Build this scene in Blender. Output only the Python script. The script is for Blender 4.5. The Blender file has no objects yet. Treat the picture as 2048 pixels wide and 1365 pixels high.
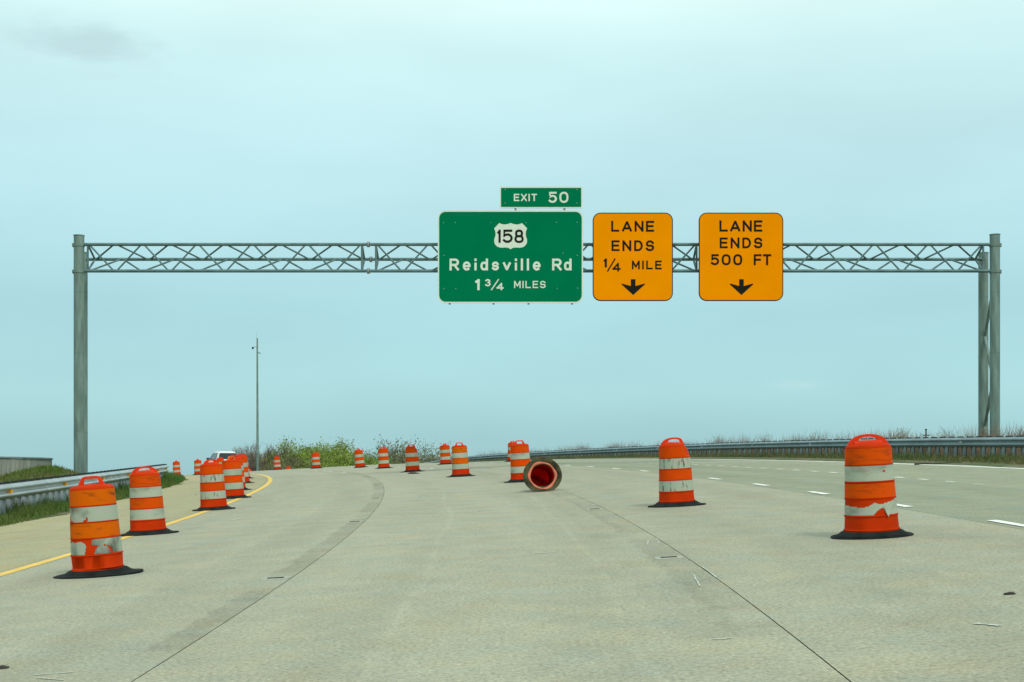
import bpy, math, random
from mathutils import Vector, Quaternion, Matrix
R = math.radians
random.seed(7)
scene = bpy.context.scene
col = scene.collection

# ------------------------------------------------------------------ camera
cam_d = bpy.data.cameras.new('camera')
cam = bpy.data.objects.new('camera', cam_d); col.objects.link(cam)
cam.location = (0, 0, 1.25); cam.rotation_euler = (R(90), 0, 0)
cam_d.sensor_width = 36; cam_d.lens = 36 * 2750 / 2048
cam_d.shift_y = (958 - 682.5) / 2048
cam_d.clip_start = .1; cam_d.clip_end = 12000
scene.camera = cam

# ------------------------------------------------------------------ sky + sun
SUN_EL, SUN_AZ = R(48), R(152)          # azimuth clockwise from +Y: over the right shoulder
world = bpy.data.worlds.new('World'); scene.world = world; world.use_nodes = True
wt = world.node_tree; wt.nodes.clear()
def wn(t, **k):
    n = wt.nodes.new(t)
    for a, b in k.items(): setattr(n, a, b)
    return n
out = wn('ShaderNodeOutputWorld'); bg = wn('ShaderNodeBackground'); bg.inputs[1].default_value = .1
sky = wn('ShaderNodeTexSky', sky_type='NISHITA', sun_disc=False, sun_elevation=SUN_EL, sun_rotation=SUN_AZ)
tc = wn('ShaderNodeTexCoord'); sep = wn('ShaderNodeSeparateXYZ')
ramp = wn('ShaderNodeValToRGB')
cr = ramp.color_ramp; cr.interpolation = 'LINEAR'
stops = [(0.0, (2.85, 5.2, 5.55)), (.03, (3.0, 5.4, 5.75)), (.06, (3.55, 6.2, 6.45)), (.12, (3.65, 6.3, 6.65)), (.233, (4.95, 7.5, 7.75)), (.298, (5.88, 8.42, 8.39)), (.33, (7.1, 9.2, 8.95)), (.6, (7.4, 9.1, 8.9)), (1.0, (7.4, 9.0, 8.8))]
while len(cr.elements) < len(stops): cr.elements.new(.5)
for e, (p, c) in zip(cr.elements, stops): e.position = p; e.color = (c[0]/10, c[1]/10, c[2]/10, 1)
mp = wn('ShaderNodeMapping'); mp.inputs['Scale'].default_value = (2.2, 2.2, 7.0)
nz = wn('ShaderNodeTexNoise'); nz.inputs['Scale'].default_value = 1.6; nz.inputs['Detail'].default_value = 4; nz.inputs['Roughness'].default_value = .45
nm = wn('ShaderNodeMapRange'); nm.inputs[1].default_value = .35; nm.inputs[2].default_value = .65; nm.inputs[3].default_value = .955; nm.inputs[4].default_value = 1.06
# small denser cloud wisps
nz2 = wn('ShaderNodeTexNoise'); nz2.inputs['Scale'].default_value = 9; nz2.inputs['Detail'].default_value = 5
def blob(direction, rx, rz):
    v = Vector(direction).normalized()
    sub = wn('ShaderNodeVectorMath', operation='SUBTRACT'); sub.inputs[1].default_value = v
    sc_ = wn('ShaderNodeVectorMath', operation='MULTIPLY'); sc_.inputs[1].default_value = (1/rx, 1/rx, 1/rz)
    ln = wn('ShaderNodeVectorMath', operation='LENGTH')
    wt.links.new(tc.outputs['Generated'], sub.inputs[0]); wt.links.new(sub.outputs[0], sc_.inputs[0]); wt.links.new(sc_.outputs[0], ln.inputs[0])
    a = wn('ShaderNodeMath', operation='MULTIPLY_ADD'); a.inputs[1].default_value = 1.8; wt.links.new(nz2.outputs[0], a.inputs[0]); wt.links.new(ln.outputs['Value'], a.inputs[2])
    mr = wn('ShaderNodeMapRange', interpolation_type='SMOOTHSTEP'); mr.inputs[1].default_value = 1.9; mr.inputs[2].default_value = .9
    wt.links.new(a.outputs[0], mr.inputs[0])
    return mr.outputs[0]
L = wt.links.new
L(tc.outputs['Generated'], sep.inputs[0]); L(sep.outputs['Z'], ramp.inputs[0])
L(tc.outputs['Generated'], mp.inputs[0]); L(mp.outputs[0], nz.inputs[0]); L(nz.outputs[0], nm.inputs[0])
L(mp.outputs[0], nz2.inputs[0])
m1 = wn('ShaderNodeVectorMath', operation='SCALE'); m1.inputs['Scale'].default_value = 10
L(ramp.outputs[0], m1.inputs[0])
m2 = wn('ShaderNodeVectorMath', operation='SCALE'); L(m1.outputs[0], m2.inputs[0]); L(nm.outputs[0], m2.inputs['Scale'])
g1 = wn('ShaderNodeMix', data_type='RGBA'); L(blob((-.315, 1, .316), .07, .020), g1.inputs[0])
L(m2.outputs[0], g1.inputs[6]); g1.inputs[7].default_value = (5.0, 6.95, 7.1, 1)
g2 = wn('ShaderNodeMix', data_type='RGBA'); L(blob((.21, 1, .068), .03, .006), g2.inputs[0])
L(g1.outputs[2], g2.inputs[6]); g2.inputs[7].default_value = (4.1, 6.6, 6.8, 1)
mx = wn('ShaderNodeMix', data_type='RGBA'); mx.inputs[0].default_value = .9
L(sky.outputs[0], mx.inputs[6]); L(g2.outputs[2], mx.inputs[7])
L(mx.outputs[2], bg.inputs[0]); L(bg.outputs[0], out.inputs[0])

sd = bpy.data.lights.new('sun', 'SUN'); sd.energy = 1.45; sd.angle = R(14); sd.color = (1, .95, .86)
sun = bpy.data.objects.new('sun', sd); col.objects.link(sun)
sun.rotation_euler = (R(90) - SUN_EL, 0, -SUN_AZ + math.pi)
sun.location = (20, -10, 40)
vs = scene.view_settings; vs.view_transform = 'Standard'; vs.look = 'None'; vs.exposure = .2; vs.gamma = 1; vs.use_curve_mapping = False

# ------------------------------------------------------------------ ground shape
RC = 240.0
def clamp(v, a, b): return max(a, min(b, v))
def off(X, Y): return math.hypot(X + RC, Y - 11) - RC
CSEC = [(-1e9, 0), (5.25, 0), (8.9, -.15), (12.55, -.175), (17, -.5), (1e9, -.5)]
def csec(o):
    for (a, b), (d, e) in zip(CSEC, CSEC[1:]):
        if o <= d: return b + (e - b) * (o - a) / (d - a) if d < 1e8 and a > -1e8 else (b if a > -1e8 else e)
    return -.5
def zroad(X, Y):
    Yc = min(Y, 130)
    z = .055 * clamp(X, -60, 60) + .0342 * Yc - 1.2e-4 * max(0, Yc - 30) ** 2 - 1.2e-3 * max(0, Yc - 105) ** 2 - .07 * max(0, Y - 130)
    return z + csec(off(X, Y))
def zland(X, Y):
    o = off(X, Y); z = zroad(X, min(Y, 190))
    if o > 20: z -= min(.36 * (o - 20), 9)
    if o < -10.6:
        z -= min(.10 * (-10.6 - o), 7)
        z += 1.12 * math.exp(-(max(0, X + 15) / 1.15) ** 2 - (min(0, X + 15) / 3.6) ** 2 - ((Y - 44) / 4) ** 2)
    return z
def xy(o, s, drift=True):
    if drift: o = o - max(0, o - 1.6) * .0036 * clamp(s, -10, 45)
    t = s / RC
    return -RC + (RC + o) * math.cos(t), 11 + (RC + o) * math.sin(t)
def on_road(o, s, dz=0):
    x, y = xy(o, s); return Vector((x, y, zroad(x, y) + dz))
def normal_at(x, y, f=zroad):
    e = .3
    return Vector((-(f(x + e, y) - f(x - e, y)) / (2 * e), -(f(x, y + e) - f(x, y - e)) / (2 * e), 1)).normalized()

# ------------------------------------------------------------------ materials
def mat(name, color, rough=.7, metal=0, var=.0, scale=5, coords='Object', bump=0, bscale=30, spec=.4, trans=0, col2=None, f0=.4, f1=.6, rnd=0, detail=6, stretch=None, sheen=0):
    m = bpy.data.materials.new(name); m.use_nodes = True
    t = m.node_tree; n = t.nodes; b = n['Principled BSDF']
    b.inputs['Roughness'].default_value = rough; b.inputs['Metallic'].default_value = metal; b.inputs['Specular IOR Level'].default_value = spec
    c = n.new('ShaderNodeTexCoord'); src = c.outputs[coords]
    if stretch:
        mpn = n.new('ShaderNodeMapping'); mpn.inputs['Scale'].default_value = stretch; t.links.new(src, mpn.inputs[0]); src = mpn.outputs[0]
    no = n.new('ShaderNodeTexNoise'); no.inputs['Scale'].default_value = scale; no.inputs['Detail'].default_value = detail
    t.links.new(src, no.inputs[0])
    mr = n.new('ShaderNodeMapRange'); mr.inputs[1].default_value = f0; mr.inputs[2].default_value = f1; t.links.new(no.outputs[0], mr.inputs[0])
    mi = n.new('ShaderNodeMix'); mi.data_type = 'RGBA'; t.links.new(mr.outputs[0], mi.inputs[0])
    c2 = col2 or tuple(x * (1 - var) for x in color); c1 = color if col2 else tuple(min(1, x * (1 + var)) for x in color)
    mi.inputs[6].default_value = (*c1, 1); mi.inputs[7].default_value = (*c2, 1)
    last = mi.outputs[2]
    if rnd:
        oi = n.new('ShaderNodeObjectInfo'); mr2 = n.new('ShaderNodeMapRange'); mr2.inputs[3].default_value = 1 - rnd; mr2.inputs[4].default_value = 1 + rnd
        t.links.new(oi.outputs['Random'], mr2.inputs[0])
        vm = n.new('ShaderNodeVectorMath'); vm.operation = 'SCALE'; t.links.new(last, vm.inputs[0]); t.links.new(mr2.outputs[0], vm.inputs['Scale']); last = vm.outputs[0]
    t.links.new(last, b.inputs['Base Color'])
    if bump:
        bn = n.new('ShaderNodeTexNoise'); bn.inputs['Scale'].default_value = bscale; bn.inputs['Detail'].default_value = 5; t.links.new(src, bn.inputs[0])
        bu = n.new('ShaderNodeBump'); bu.inputs['Strength'].default_value = bump; bu.inputs['Distance'].default_value = .02
        t.links.new(bn.outputs[0], bu.inputs['Height']); t.links.new(bu.outputs[0], b.inputs['Normal'])
    if trans:
        tr = n.new('ShaderNodeBsdfTranslucent'); t.links.new(last, tr.inputs[0])
        ms = n.new('ShaderNodeMixShader'); ms.inputs[0].default_value = trans
        t.links.new(b.outputs[0], ms.inputs[1]); t.links.new(tr.outputs[0], ms.inputs[2]); t.links.new(ms.outputs[0], n['Material Output'].inputs[0])
    return m

def concrete(name, base, paths=(), strips=(), streaks=(), dirt=None):
    """UV: u = metres across the road, v = metres along it"""
    m = bpy.data.materials.new(name); m.use_nodes = True
    t = m.node_tree; n = t.nodes; b = n['Principled BSDF']; b.inputs['Roughness'].default_value = .88; b.inputs['Specular IOR Level'].default_value = .25
    def N(ty, **k):
        q = n.new(ty)
        for a, v in k.items(): setattr(q, a, v)
        return q
    def noise(scale, detail=5, vec=None, rough=.55):
        q = N('ShaderNodeTexNoise'); q.inputs['Scale'].default_value = scale; q.inputs['Detail'].default_value = detail; q.inputs['Roughness'].default_value = rough
        t.links.new(vec, q.inputs[0]); return q.outputs[0]
    def rng(v, a, b_, c, d, smooth=False):
        q = N('ShaderNodeMapRange'); 
        if smooth: q.interpolation_type = 'SMOOTHSTEP'
        for i, x in enumerate((a, b_, c, d)): q.inputs[i + 1].default_value = x
        t.links.new(v, q.inputs[0]); return q.outputs[0]
    def math_(op, a, b_):
        q = N('ShaderNodeMath', operation=op)
        for i, x in enumerate((a, b_)):
            if isinstance(x, (int, float)): q.inputs[i].default_value = x
            else: t.links.new(x, q.inputs[i])
        return q.outputs[0]
    uv = N('ShaderNodeTexCoord').outputs['UV']; sp = N('ShaderNodeSeparateXYZ'); t.links.new(uv, sp.inputs[0]); U, V = sp.outputs[0], sp.outputs[1]
    def mapped(sx, sy):
        q = N('ShaderNodeMapping'); q.inputs['Scale'].default_value = (sx, sy, 1); t.links.new(uv, q.inputs[0]); return q.outputs[0]
    fine = rng(noise(36, 5, uv, .8), .3, .7, .52, 1.46)
    tine = rng(noise(1, 4, mapped(12, 20), .7), .3, .7, .90, 1.10)
    mott = rng(noise(1.6, 7, uv, .65), .3, .7, .90, 1.09)
    big = rng(noise(1, 4, mapped(.7, .12)), .3, .7, .94, 1.05)
    val = math_('MULTIPLY', math_('MULTIPLY', fine, tine), math_('MULTIPLY', mott, big))
    spots = rng(noise(19, 3, uv), .62, .74, 1, .60); val = math_('MULTIPLY', val, spots)
    for wp in paths:                              # darker polished wheel paths
        d = math_('ABSOLUTE', math_('SUBTRACT', math_('ADD', U, math_('MULTIPLY', math_('SUBTRACT', noise(.12, 2, uv), .5), 1.2)), wp), 0)
        k = math_('MULTIPLY', rng(d, .05, .55, 1, 0, True), rng(noise(1, 4, mapped(.8, .18)), .3, .7, .2, 1))
        val = math_('MULTIPLY', val, math_('SUBTRACT', 1, math_('MULTIPLY', k, .085)))
    stain = rng(noise(1, 6, mapped(1.1, .5), .65), .56, .74, 1, .87); val = math_('MULTIPLY', val, stain)
    for (u0, u1, dark, seed) in strips:          # strips ground off along a joint: patchy, hard sided
        mp_ = N('ShaderNodeMapping'); mp_.inputs['Location'].default_value = (seed, seed, 0); mp_.inputs['Scale'].default_value = (.15, .45, 1); t.links.new(uv, mp_.inputs[0])
        wob = math_('MULTIPLY', math_('SUBTRACT', noise(2.5, 3, uv), .5), .22)
        uw = math_('ADD', U, wob)
        k = math_('MULTIPLY', rng(uw, u0 - .03, u0 + .03, 0, 1, True), rng(uw, u1 - .03, u1 + .03, 1, 0, True))
        k = math_('MULTIPLY', k, rng(noise(1, 3, mp_.outputs[0]), .40, .47, 0, 1))
        k = math_('MULTIPLY', k, rng(noise(7, 4, uv), .3, .7, .6, 1.1))
        val = math_('MULTIPLY', val, math_('SUBTRACT', 1, math_('MULTIPLY', k, dark)))
    for (u0, wd, amt, seed) in streaks:          # worn pale scratches and tyre lines that follow the lane
        mp_ = N('ShaderNodeMapping'); mp_.inputs['Location'].default_value = (seed, seed * 2, 0); mp_.inputs['Scale'].default_value = (.1, .09, 1); t.links.new(uv, mp_.inputs[0])
        wob = math_('MULTIPLY', math_('SUBTRACT', noise(1, 2, mp_.outputs[0]), .5), .9)
        d = math_('ABSOLUTE', math_('SUBTRACT', math_('ADD', U, wob), u0), 0)
        k = rng(d, 0, wd, 1, 0, True)
        k = math_('MULTIPLY', k, rng(noise(3, 4, uv), .35, .6, .2, 1))
        val = math_('MULTIPLY', val, math_('ADD', 1, math_('MULTIPLY', k, amt)))
    hue = rng(noise(1.1, 7, uv, .7), .35, .65, 0, 1)
    mi = N('ShaderNodeMix', data_type='RGBA'); t.links.new(hue, mi.inputs[0])
    mi.inputs[6].default_value = (base[0] * 1.07, base[1] * 1.0, base[2] * .93, 1); mi.inputs[7].default_value = (base[0] * .955, base[1] * 1.0, base[2] * 1.06, 1)
    lastc = mi.outputs[2]
    if dirt:                                      # sandy dirt washed onto the outer edge
        u0, u1, dc = dirt
        k = math_('MULTIPLY', rng(math_('ADD', U, math_('MULTIPLY', math_('SUBTRACT', noise(1.1, 5, uv), .5), 1.6)), u0, u1, 1, 0, True), .8)
        m3 = N('ShaderNodeMix', data_type='RGBA'); t.links.new(k, m3.inputs[0]); t.links.new(lastc, m3.inputs[6]); m3.inputs[7].default_value = (*dc, 1); lastc = m3.outputs[2]
    vm = N('ShaderNodeVectorMath', operation='SCALE'); t.links.new(lastc, vm.inputs[0]); t.links.new(val, vm.inputs['Scale'])
    t.links.new(vm.outputs[0], b.inputs['Base Color'])
    bu = N('ShaderNodeBump'); bu.inputs['Strength'].default_value = .35; bu.inputs['Distance'].default_value = .004
    t.links.new(noise(70, 3, uv), bu.inputs['Height']); t.links.new(bu.outputs[0], b.inputs['Normal'])
    return m

CON = (0.356, 0.350, 0.253)
M = {}
M['lane_a'] = concrete('concrete left lane', CON, paths=(-4.7, -2.9), strips=[(-2.30, -2.05, .20, 3.1)], streaks=[(-3.3, .09, .06, 1.), (-4.6, .25, .05, 4.)])
M['lane_b'] = concrete('concrete own lane', tuple(c * 1.02 for c in CON), paths=(-1.1, .75), strips=[(1.30, 1.62, .16, 8.3), (.95, 1.4, .08, 2.2)], streaks=[(-.75, .06, .10, 2.), (.75, .05, .08, 7.), (-1.2, .3, .04, 9.)])
M['lane_c'] = concrete('concrete middle lane', (0.346, 0.341, 0.246), paths=(2.5, 4.3), streaks=[(3.3, .06, .06, 5.)])
M['lane_d'] = concrete('concrete grey lane', (0.274, 0.292, 0.202), paths=(6.1, 7.9), streaks=[(7, .3, .05, 6.)])
M['lane_e'] = concrete('concrete outer lane', (0.291, 0.307, 0.209))
M['shoulder'] = concrete('concrete shoulder', (0.365, 0.337, 0.199), dirt=(-8.9, -7.0, (0.414, 0.372, 0.205)))
M['bed'] = mat('joint sealant', (.085, .078, .06), .9, var=.3)
M['yellow'] = mat('yellow road paint', (.80, .50, .09), .7, var=.07, scale=3, bump=.2, bscale=60)
M['white_paint'] = mat('white road paint', (.85, .85, .76), .65, var=.08, scale=6, bump=.2, bscale=60)
M['worn_paint'] = mat('worn white paint', (.50, .53, .45), .8, var=.2, scale=30)
M['soil'] = mat('grassy soil', (.05, .085, .018), .95, col2=(.17, .125, .065), scale=1.4, f0=.42, f1=.66, bump=.6, bscale=18)
M['mound_grass'] = mat('mown grass', (.075, .125, .018), .95, col2=(.15, .14, .045), scale=1.2, f0=.45, f1=.8, bump=.6, bscale=18)
M['land'] = mat('far land', (.06, .09, .03), .95, col2=(.13, .12, .06), scale=.05)
M['galv'] = mat('galvanised steel', (.185, .258, .225), .6, .3, var=.18, scale=2.2, bump=.05, bscale=40, stretch=(3, 3, .5))
M['galv_dark'] = mat('galvanised truss steel', (.125, .205, .205), .6, .3, var=.15, scale=3)
M['rail'] = mat('rail steel', (.42, .47, .48), .42, .55, var=.10, scale=1.6)
M['rail_r'] = mat('dull rail steel', (.25, .325, .345), .5, .45, var=.10, scale=1.6)
M['post'] = mat('post steel', (.30, .35, .36), .6, .3, var=.15, scale=4, rnd=.14)
M['post_r'] = mat('dull post steel', (.13, .18, .178), .6, .3, var=.2, scale=4, rnd=.18)
M['block'] = mat('black blockout', (.022, .026, .03), .75, var=.3, scale=9)
M['amber'] = mat('amber reflector', (.75, .33, .01), .35, var=.1)
M['silver'] = mat('silver reflector', (.72, .76, .70), .35, var=.1)
M['green'] = mat('green sign sheeting', (.0005, .175, .075), .7, var=.03, scale=.8, spec=.0)
M['orange_sign'] = mat('orange sign sheeting', (.94, .285, .0002), .7, var=.03, scale=.8, spec=.0)
M['sign_white'] = mat('white sign sheeting', (.70, .76, .64), .6, var=.03, spec=.1)
M['sign_black'] = mat('black sign film', (.012, .012, .008), .6, var=.1, spec=.08)
M['sign_border'] = mat('dark sign border', (.020, .008, .003), .6, var=.1, spec=.08)
M['alu'] = mat('aluminium', (.30, .32, .31), .5, .5, var=.1)
M['drum'] = mat('orange drum plastic', (.72, .046, .002), .6, var=.08, scale=4, spec=.06, trans=.28, rnd=.05)
M['drum_red'] = mat('weathered orange drum plastic', (.72, .030, .006), .6, var=.15, scale=4, spec=.06, trans=.5)
M['drum_pale'] = mat('faded orange drum plastic', (.82, .17, .025), .5, var=.10, scale=4, spec=.3, trans=.2)
M['rim'] = mat('faded drum rim', (.72, .20, .11), .5, var=.15, scale=7, trans=.15)
M['handle'] = mat('drum handle plastic', (.82, .050, .008), .55, var=.05, trans=.2, spec=.15)
M['band_o'] = mat('orange reflective sheeting', (.70, .066, .001), .65, var=.05, scale=6, col2=(.60, .056, .001), f0=.35, f1=.7, rnd=.06, spec=.05)
M['band_o2'] = mat('dirty orange reflective sheeting', (.64, .112, .001), .65, col2=(.20, .042, .008), scale=5, f0=.54, f1=.74, stretch=(1, 1, 3), spec=.05)
M['band_o3'] = mat('worn orange reflective sheeting', (.66, .072, .001), .65, col2=(.36, .05, .006), scale=5, f0=.5, f1=.75, stretch=(1, 1, 4), spec=.05)
M['band_w'] = mat('white reflective sheeting', (0.396, 0.432, 0.327), .6, col2=(0.308, 0.336, 0.267), scale=4, f0=.42, f1=.72, rnd=.06, spec=.15)
M['band_w4'] = mat('smudged white reflective sheeting', (.40, .435, .335), .6, col2=(.20, .215, .165), scale=3.2, f0=.50, f1=.74, stretch=(1, 1, 2.2), spec=.15, detail=9)
M['band_w2'] = mat('scuffed white reflective sheeting', (0.369, 0.408, 0.317), .6, col2=(.05, .055, .045), scale=4.2, f0=.48, f1=.66, stretch=(1, 1, .6), spec=.15)
M['band_w3'] = mat('scratched white reflective sheeting', (0.378, 0.418, 0.322), .6, col2=(.10, .10, .08), scale=8, f0=.57, f1=.66, stretch=(2.6, 2.6, .7), spec=.15)
M['rubber'] = mat('tyre rubber', (.013, .017, .016), .85, spec=.15, var=.25, scale=6, bump=.15, bscale=30)
M['rubber_dirty'] = mat('muddy tyre rubber', (.095, .088, .042), .9, spec=.1, col2=(.03, .032, .02), scale=5, f0=.4, f1=.62, bump=.2, bscale=30)
M['wall'] = mat('weathered wall board', (.29, .30, .25), .85, var=.12, scale=2.5, stretch=(4, 4, .6), rnd=.14)
M['cap'] = mat('wall cap', (.22, .27, .28), .7, var=.1)
M['bark'] = mat('grey brown bark', (.17, .135, .10), .9, var=.25, scale=3)
M['twig'] = mat('bare twigs', (.20, .155, .12), .9, var=.2, scale=1.2)
M['bud'] = mat('budding twigs', (.16, .16, .075), .9, var=.25, scale=1.2)
M['leaf'] = mat('fresh green leaves', (.25, .33, .06), .8, var=.4, scale=.9, trans=.3)
M['leaf_b'] = mat('olive leaves', (.22, .23, .11), .8, var=.35, scale=.9, trans=.3)
M['grass'] = mat('grass blades', (.075, .15, .022), .8, col2=(.115, .165, .034), scale=.8, trans=.3)
M['grass_r'] = mat('dull grass blades', (.06, .10, .022), .8, col2=(.14, .13, .05), scale=.6, trans=.25)
M['grass_y'] = mat('light grass blades', (.10, .165, .020), .8, col2=(.16, .165, .05), scale=.7, trans=.3)
M['straw'] = mat('dry stalks', (.27, .20, .13), .9, col2=(.15, .10, .065), scale=.7, f0=.35, f1=.65)
M['straw_p'] = mat('pale dry stalks', (.42, .33, .21), .9, var=.2, scale=.7)
M['car'] = mat('white car paint', (.72, .73, .70), .25, var=.02, spec=.5)
M['glass'] = mat('dark car glass', (.012, .016, .02), .12, var=.1, spec=.6)
M['car_black'] = mat('black car trim', (.02, .022, .025), .5, var=.1)
M['tail'] = mat('red tail lamp', (.45, .01, .01), .25, var=.1)
M['pebble'] = mat('road debris', (.05, .045, .038), .9, var=.3)
M['wood'] = mat('dark weathered wood', (.07, .055, .045), .9, var=.3)
M['epoxy'] = mat('pale epoxy patch', (.37, .385, .30), .85, var=.12, scale=20)

# ------------------------------------------------------------------ mesh helpers
class MB:
    def __init__(s): s.v = []; s.f = []; s.uv = None
    def add(s, vs_, fs):
        k = len(s.v); s.v += [tuple(p) for p in vs_]; s.f += [tuple(i + k for i in q) for q in fs]
    def box(s, c, d, rz=0):
        x, y, z = (q / 2 for q in d); ca, sa = math.cos(rz), math.sin(rz)
        vs_ = [(c[0] + a * ca - b * sa, c[1] + a * sa + b * ca, c[2] + e) for a in (-x, x) for b in (-y, y) for e in (-z, z)]
        s.add(vs_, [(0, 1, 3, 2), (4, 6, 7, 5), (0, 4, 5, 1), (2, 3, 7, 6), (0, 2, 6, 4), (1, 5, 7, 3)])
    def tube(s, p0, p1, r0, r1=None, n=8, caps=True):
        r1 = r0 if r1 is None else r1
        p0, p1 = Vector(p0), Vector(p1); d = (p1 - p0).normalized()
        a = d.orthogonal().normalized(); b = d.cross(a)
        vs_ = []
        for p, r in ((p0, r0), (p1, r1)):
            for i in range(n):
                t = 2 * math.pi * i / n; vs_.append(p + (a * math.cos(t) + b * math.sin(t)) * r)
        fs = [(i, (i + 1) % n, n + (i + 1) % n, n + i) for i in range(n)]
        if caps: fs += [tuple(range(n))[::-1], tuple(range(n, 2 * n))]
        s.add(vs_, fs)
    def lathe(s, prof, n=32, close=False, warp=None):
        vs_ = []
        for r, z in prof:
            for i in range(n):
                t = 2 * math.pi * i / n; p = (r * math.cos(t), r * math.sin(t), z); vs_.append(warp(p) if warp else p)
        m_ = len(prof); fs = []
        for j in range(m_ if close else m_ - 1):
            k = (j + 1) % m_
            for i in range(n):
                q = (i + 1) % n; fs.append((j * n + i, j * n + q, k * n + q, k * n + i))
        s.add(vs_, fs)
    def build(s, name, m, parent=None, origin=(0, 0, 0), smooth=False, uv=None, auto=None):
        me = bpy.data.meshes.new(name); o = Vector(origin)
        me.from_pydata([Vector(p) - o for p in s.v], [], s.f); me.materials.append(m)
        if smooth:
            me.polygons.foreach_set('use_smooth', [True] * len(me.polygons))
            if auto: me.set_sharp_from_angle(angle=R(auto))
        if uv:
            lay = me.uv_layers.new(name='UVMap'); d = []
            for lp in me.loops: d += uv[lp.vertex_index]
            lay.data.foreach_set('uv', d)
        ob = bpy.data.objects.new(name, me); col.objects.link(ob)
        if parent is not None: ob.parent = parent
        else: ob.location = o
        return ob
def tag(o, label=None, cat=None, group=None, kind=None):
    if label: o['label'] = label
    if cat: o['category'] = cat
    if group: o['group'] = group
    if kind: o['kind'] = kind
    return o
def empty(name, loc, label=None, cat=None, group=None):
    o = bpy.data.objects.new(name, None); o.empty_display_size = .2; col.objects.link(o); o.location = loc
    return tag(o, label, cat, group)
def copy_part(src, parent, loc=None, rz=None):
    c = src.copy(); col.objects.link(c); c.parent = parent
    if loc is not None: c.location = loc
    if rz is not None: c.rotation_euler = (0, 0, rz)
    return c

# ------------------------------------------------------------------ terrain
def axis(lo, hi, step, far):
    a = []; v = lo
    while v <= hi + 1e-6: a.append(v); v += step
    d = step * 2; v = hi
    while v < far: v += d; d *= 1.5; a.append(v)
    d = step * 2; v = lo; pre = []
    while v > -far: v -= d; d *= 1.5; pre.append(v)
    return pre[::-1] + a
def zfar(X, Y):
    o = off(X, Y); z = zland(X, Y)
    d = max(abs(X) - 60, Y - 200, -Y - 40, 0)
    k = clamp(d / 150, 0, 1); k = k * k * (3 - 2 * k)
    z = z * (1 - k) + (-15) * k
    return z - .45
gx, gy = axis(-70, 70, 2, 7000), axis(-40, 220, 2, 7000)
b = MB(); b.v = [(x, y, zfar(x, y)) for y in gy for x in gx]
nx = len(gx)
b.f = [(j * nx + i, j * nx + i + 1, (j + 1) * nx + i + 1, (j + 1) * nx + i) for j in range(len(gy) - 1) for i in range(nx - 1)]
tag(b.build('terrain', M['land'], smooth=True), kind='structure')

# ------------------------------------------------------------------ road: sealed bed + concrete lanes + paint
def strip(o0, o1, s0, s1, ds, no, dz, name, m, parent, jag=None, z_f=zroad, drift=True):
    b = MB(); uv = []; ns = int(round((s1 - s0) / ds))
    for j in range(ns + 1):
        s = s0 + (s1 - s0) * j / ns
        for i in range(no + 1):
            o = o0 + (o1 - o0) * i / no
            if jag and i == 0: o += jag(s)
            x, y = xy(o, s, drift); b.v.append((x, y, z_f(x, y) + dz)); uv.append((o, s))
    w = no + 1
    b.f = [(j * w + i, j * w + i + 1, (j + 1) * w + i + 1, (j + 1) * w + i) for j in range(ns) for i in range(no)]
    return b.build(name, m, parent, smooth=True, uv=uv)
S0, S1 = -16, 150
road = strip(-9.3, 13.1, S0, S1, 1, 24, -.014, 'road', M['bed'], None)
tag(road, kind='structure')
J = .004
for (a, c_, mn, no) in [(-9.25, -5.66, 'shoulder', 4), (-5.66, -2.05, 'lane_a', 4), (-2.05, 1.62, 'lane_b', 4), (1.62, 5.12, 'lane_c', 4), (5.12, 8.8, 'lane_d', 4), (8.8, 13.05, 'lane_e', 5)]:
    strip(a + J, c_ - J, S0, S1, .75, no, 0, 'concrete_lane' if mn != 'shoulder' else 'concrete_shoulder', M[mn], road)
strip(-5.60, -5.45, S0, S1, .5, 1, .004, 'yellow_edge_line', M['yellow'], road)
strip(12.50, 12.68, S0, S1, .75, 1, .004, 'white_edge_line', M['white_paint'], road)
def dash(o, s, ln, w, m='white_paint', skew=0, name='lane_dash'):
    b = MB(); n = 3; uv = None
    for j in range(n + 1):
        t = s - ln / 2 + ln * j / n
        for i in (-1, 1):
            oo = o + i * w / 2 + skew * (j / n - .5) + random.uniform(-.004, .004); p = on_road(oo, t + random.uniform(-.01, .01), .004); b.v.append(p)
    b.f = [(2 * j, 2 * j + 1, 2 * j + 3, 2 * j + 2) for j in range(n)]
    return b.build(name, M[m], road)
s = 3.38 - 3.7 * 3
while s < 110:
    dash(5.30, s, 1.0, .12); s += 3.7
s = 13.07 - 1.30 * 18
while s < 105:
    dash(9.12, s, .46, .15); s += 1.30
for s in (45.4, 50.7, 55.9, 61, 66, 71): dash(1.02, s, 1.0, .12)
for s in (49.4, 56.3, 58.8, 63, 69): dash(-2.25, s, .9, .13)
dash(11.0, 34.6, 3.6, .10, skew=-1.3, name='gore_line')
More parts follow.
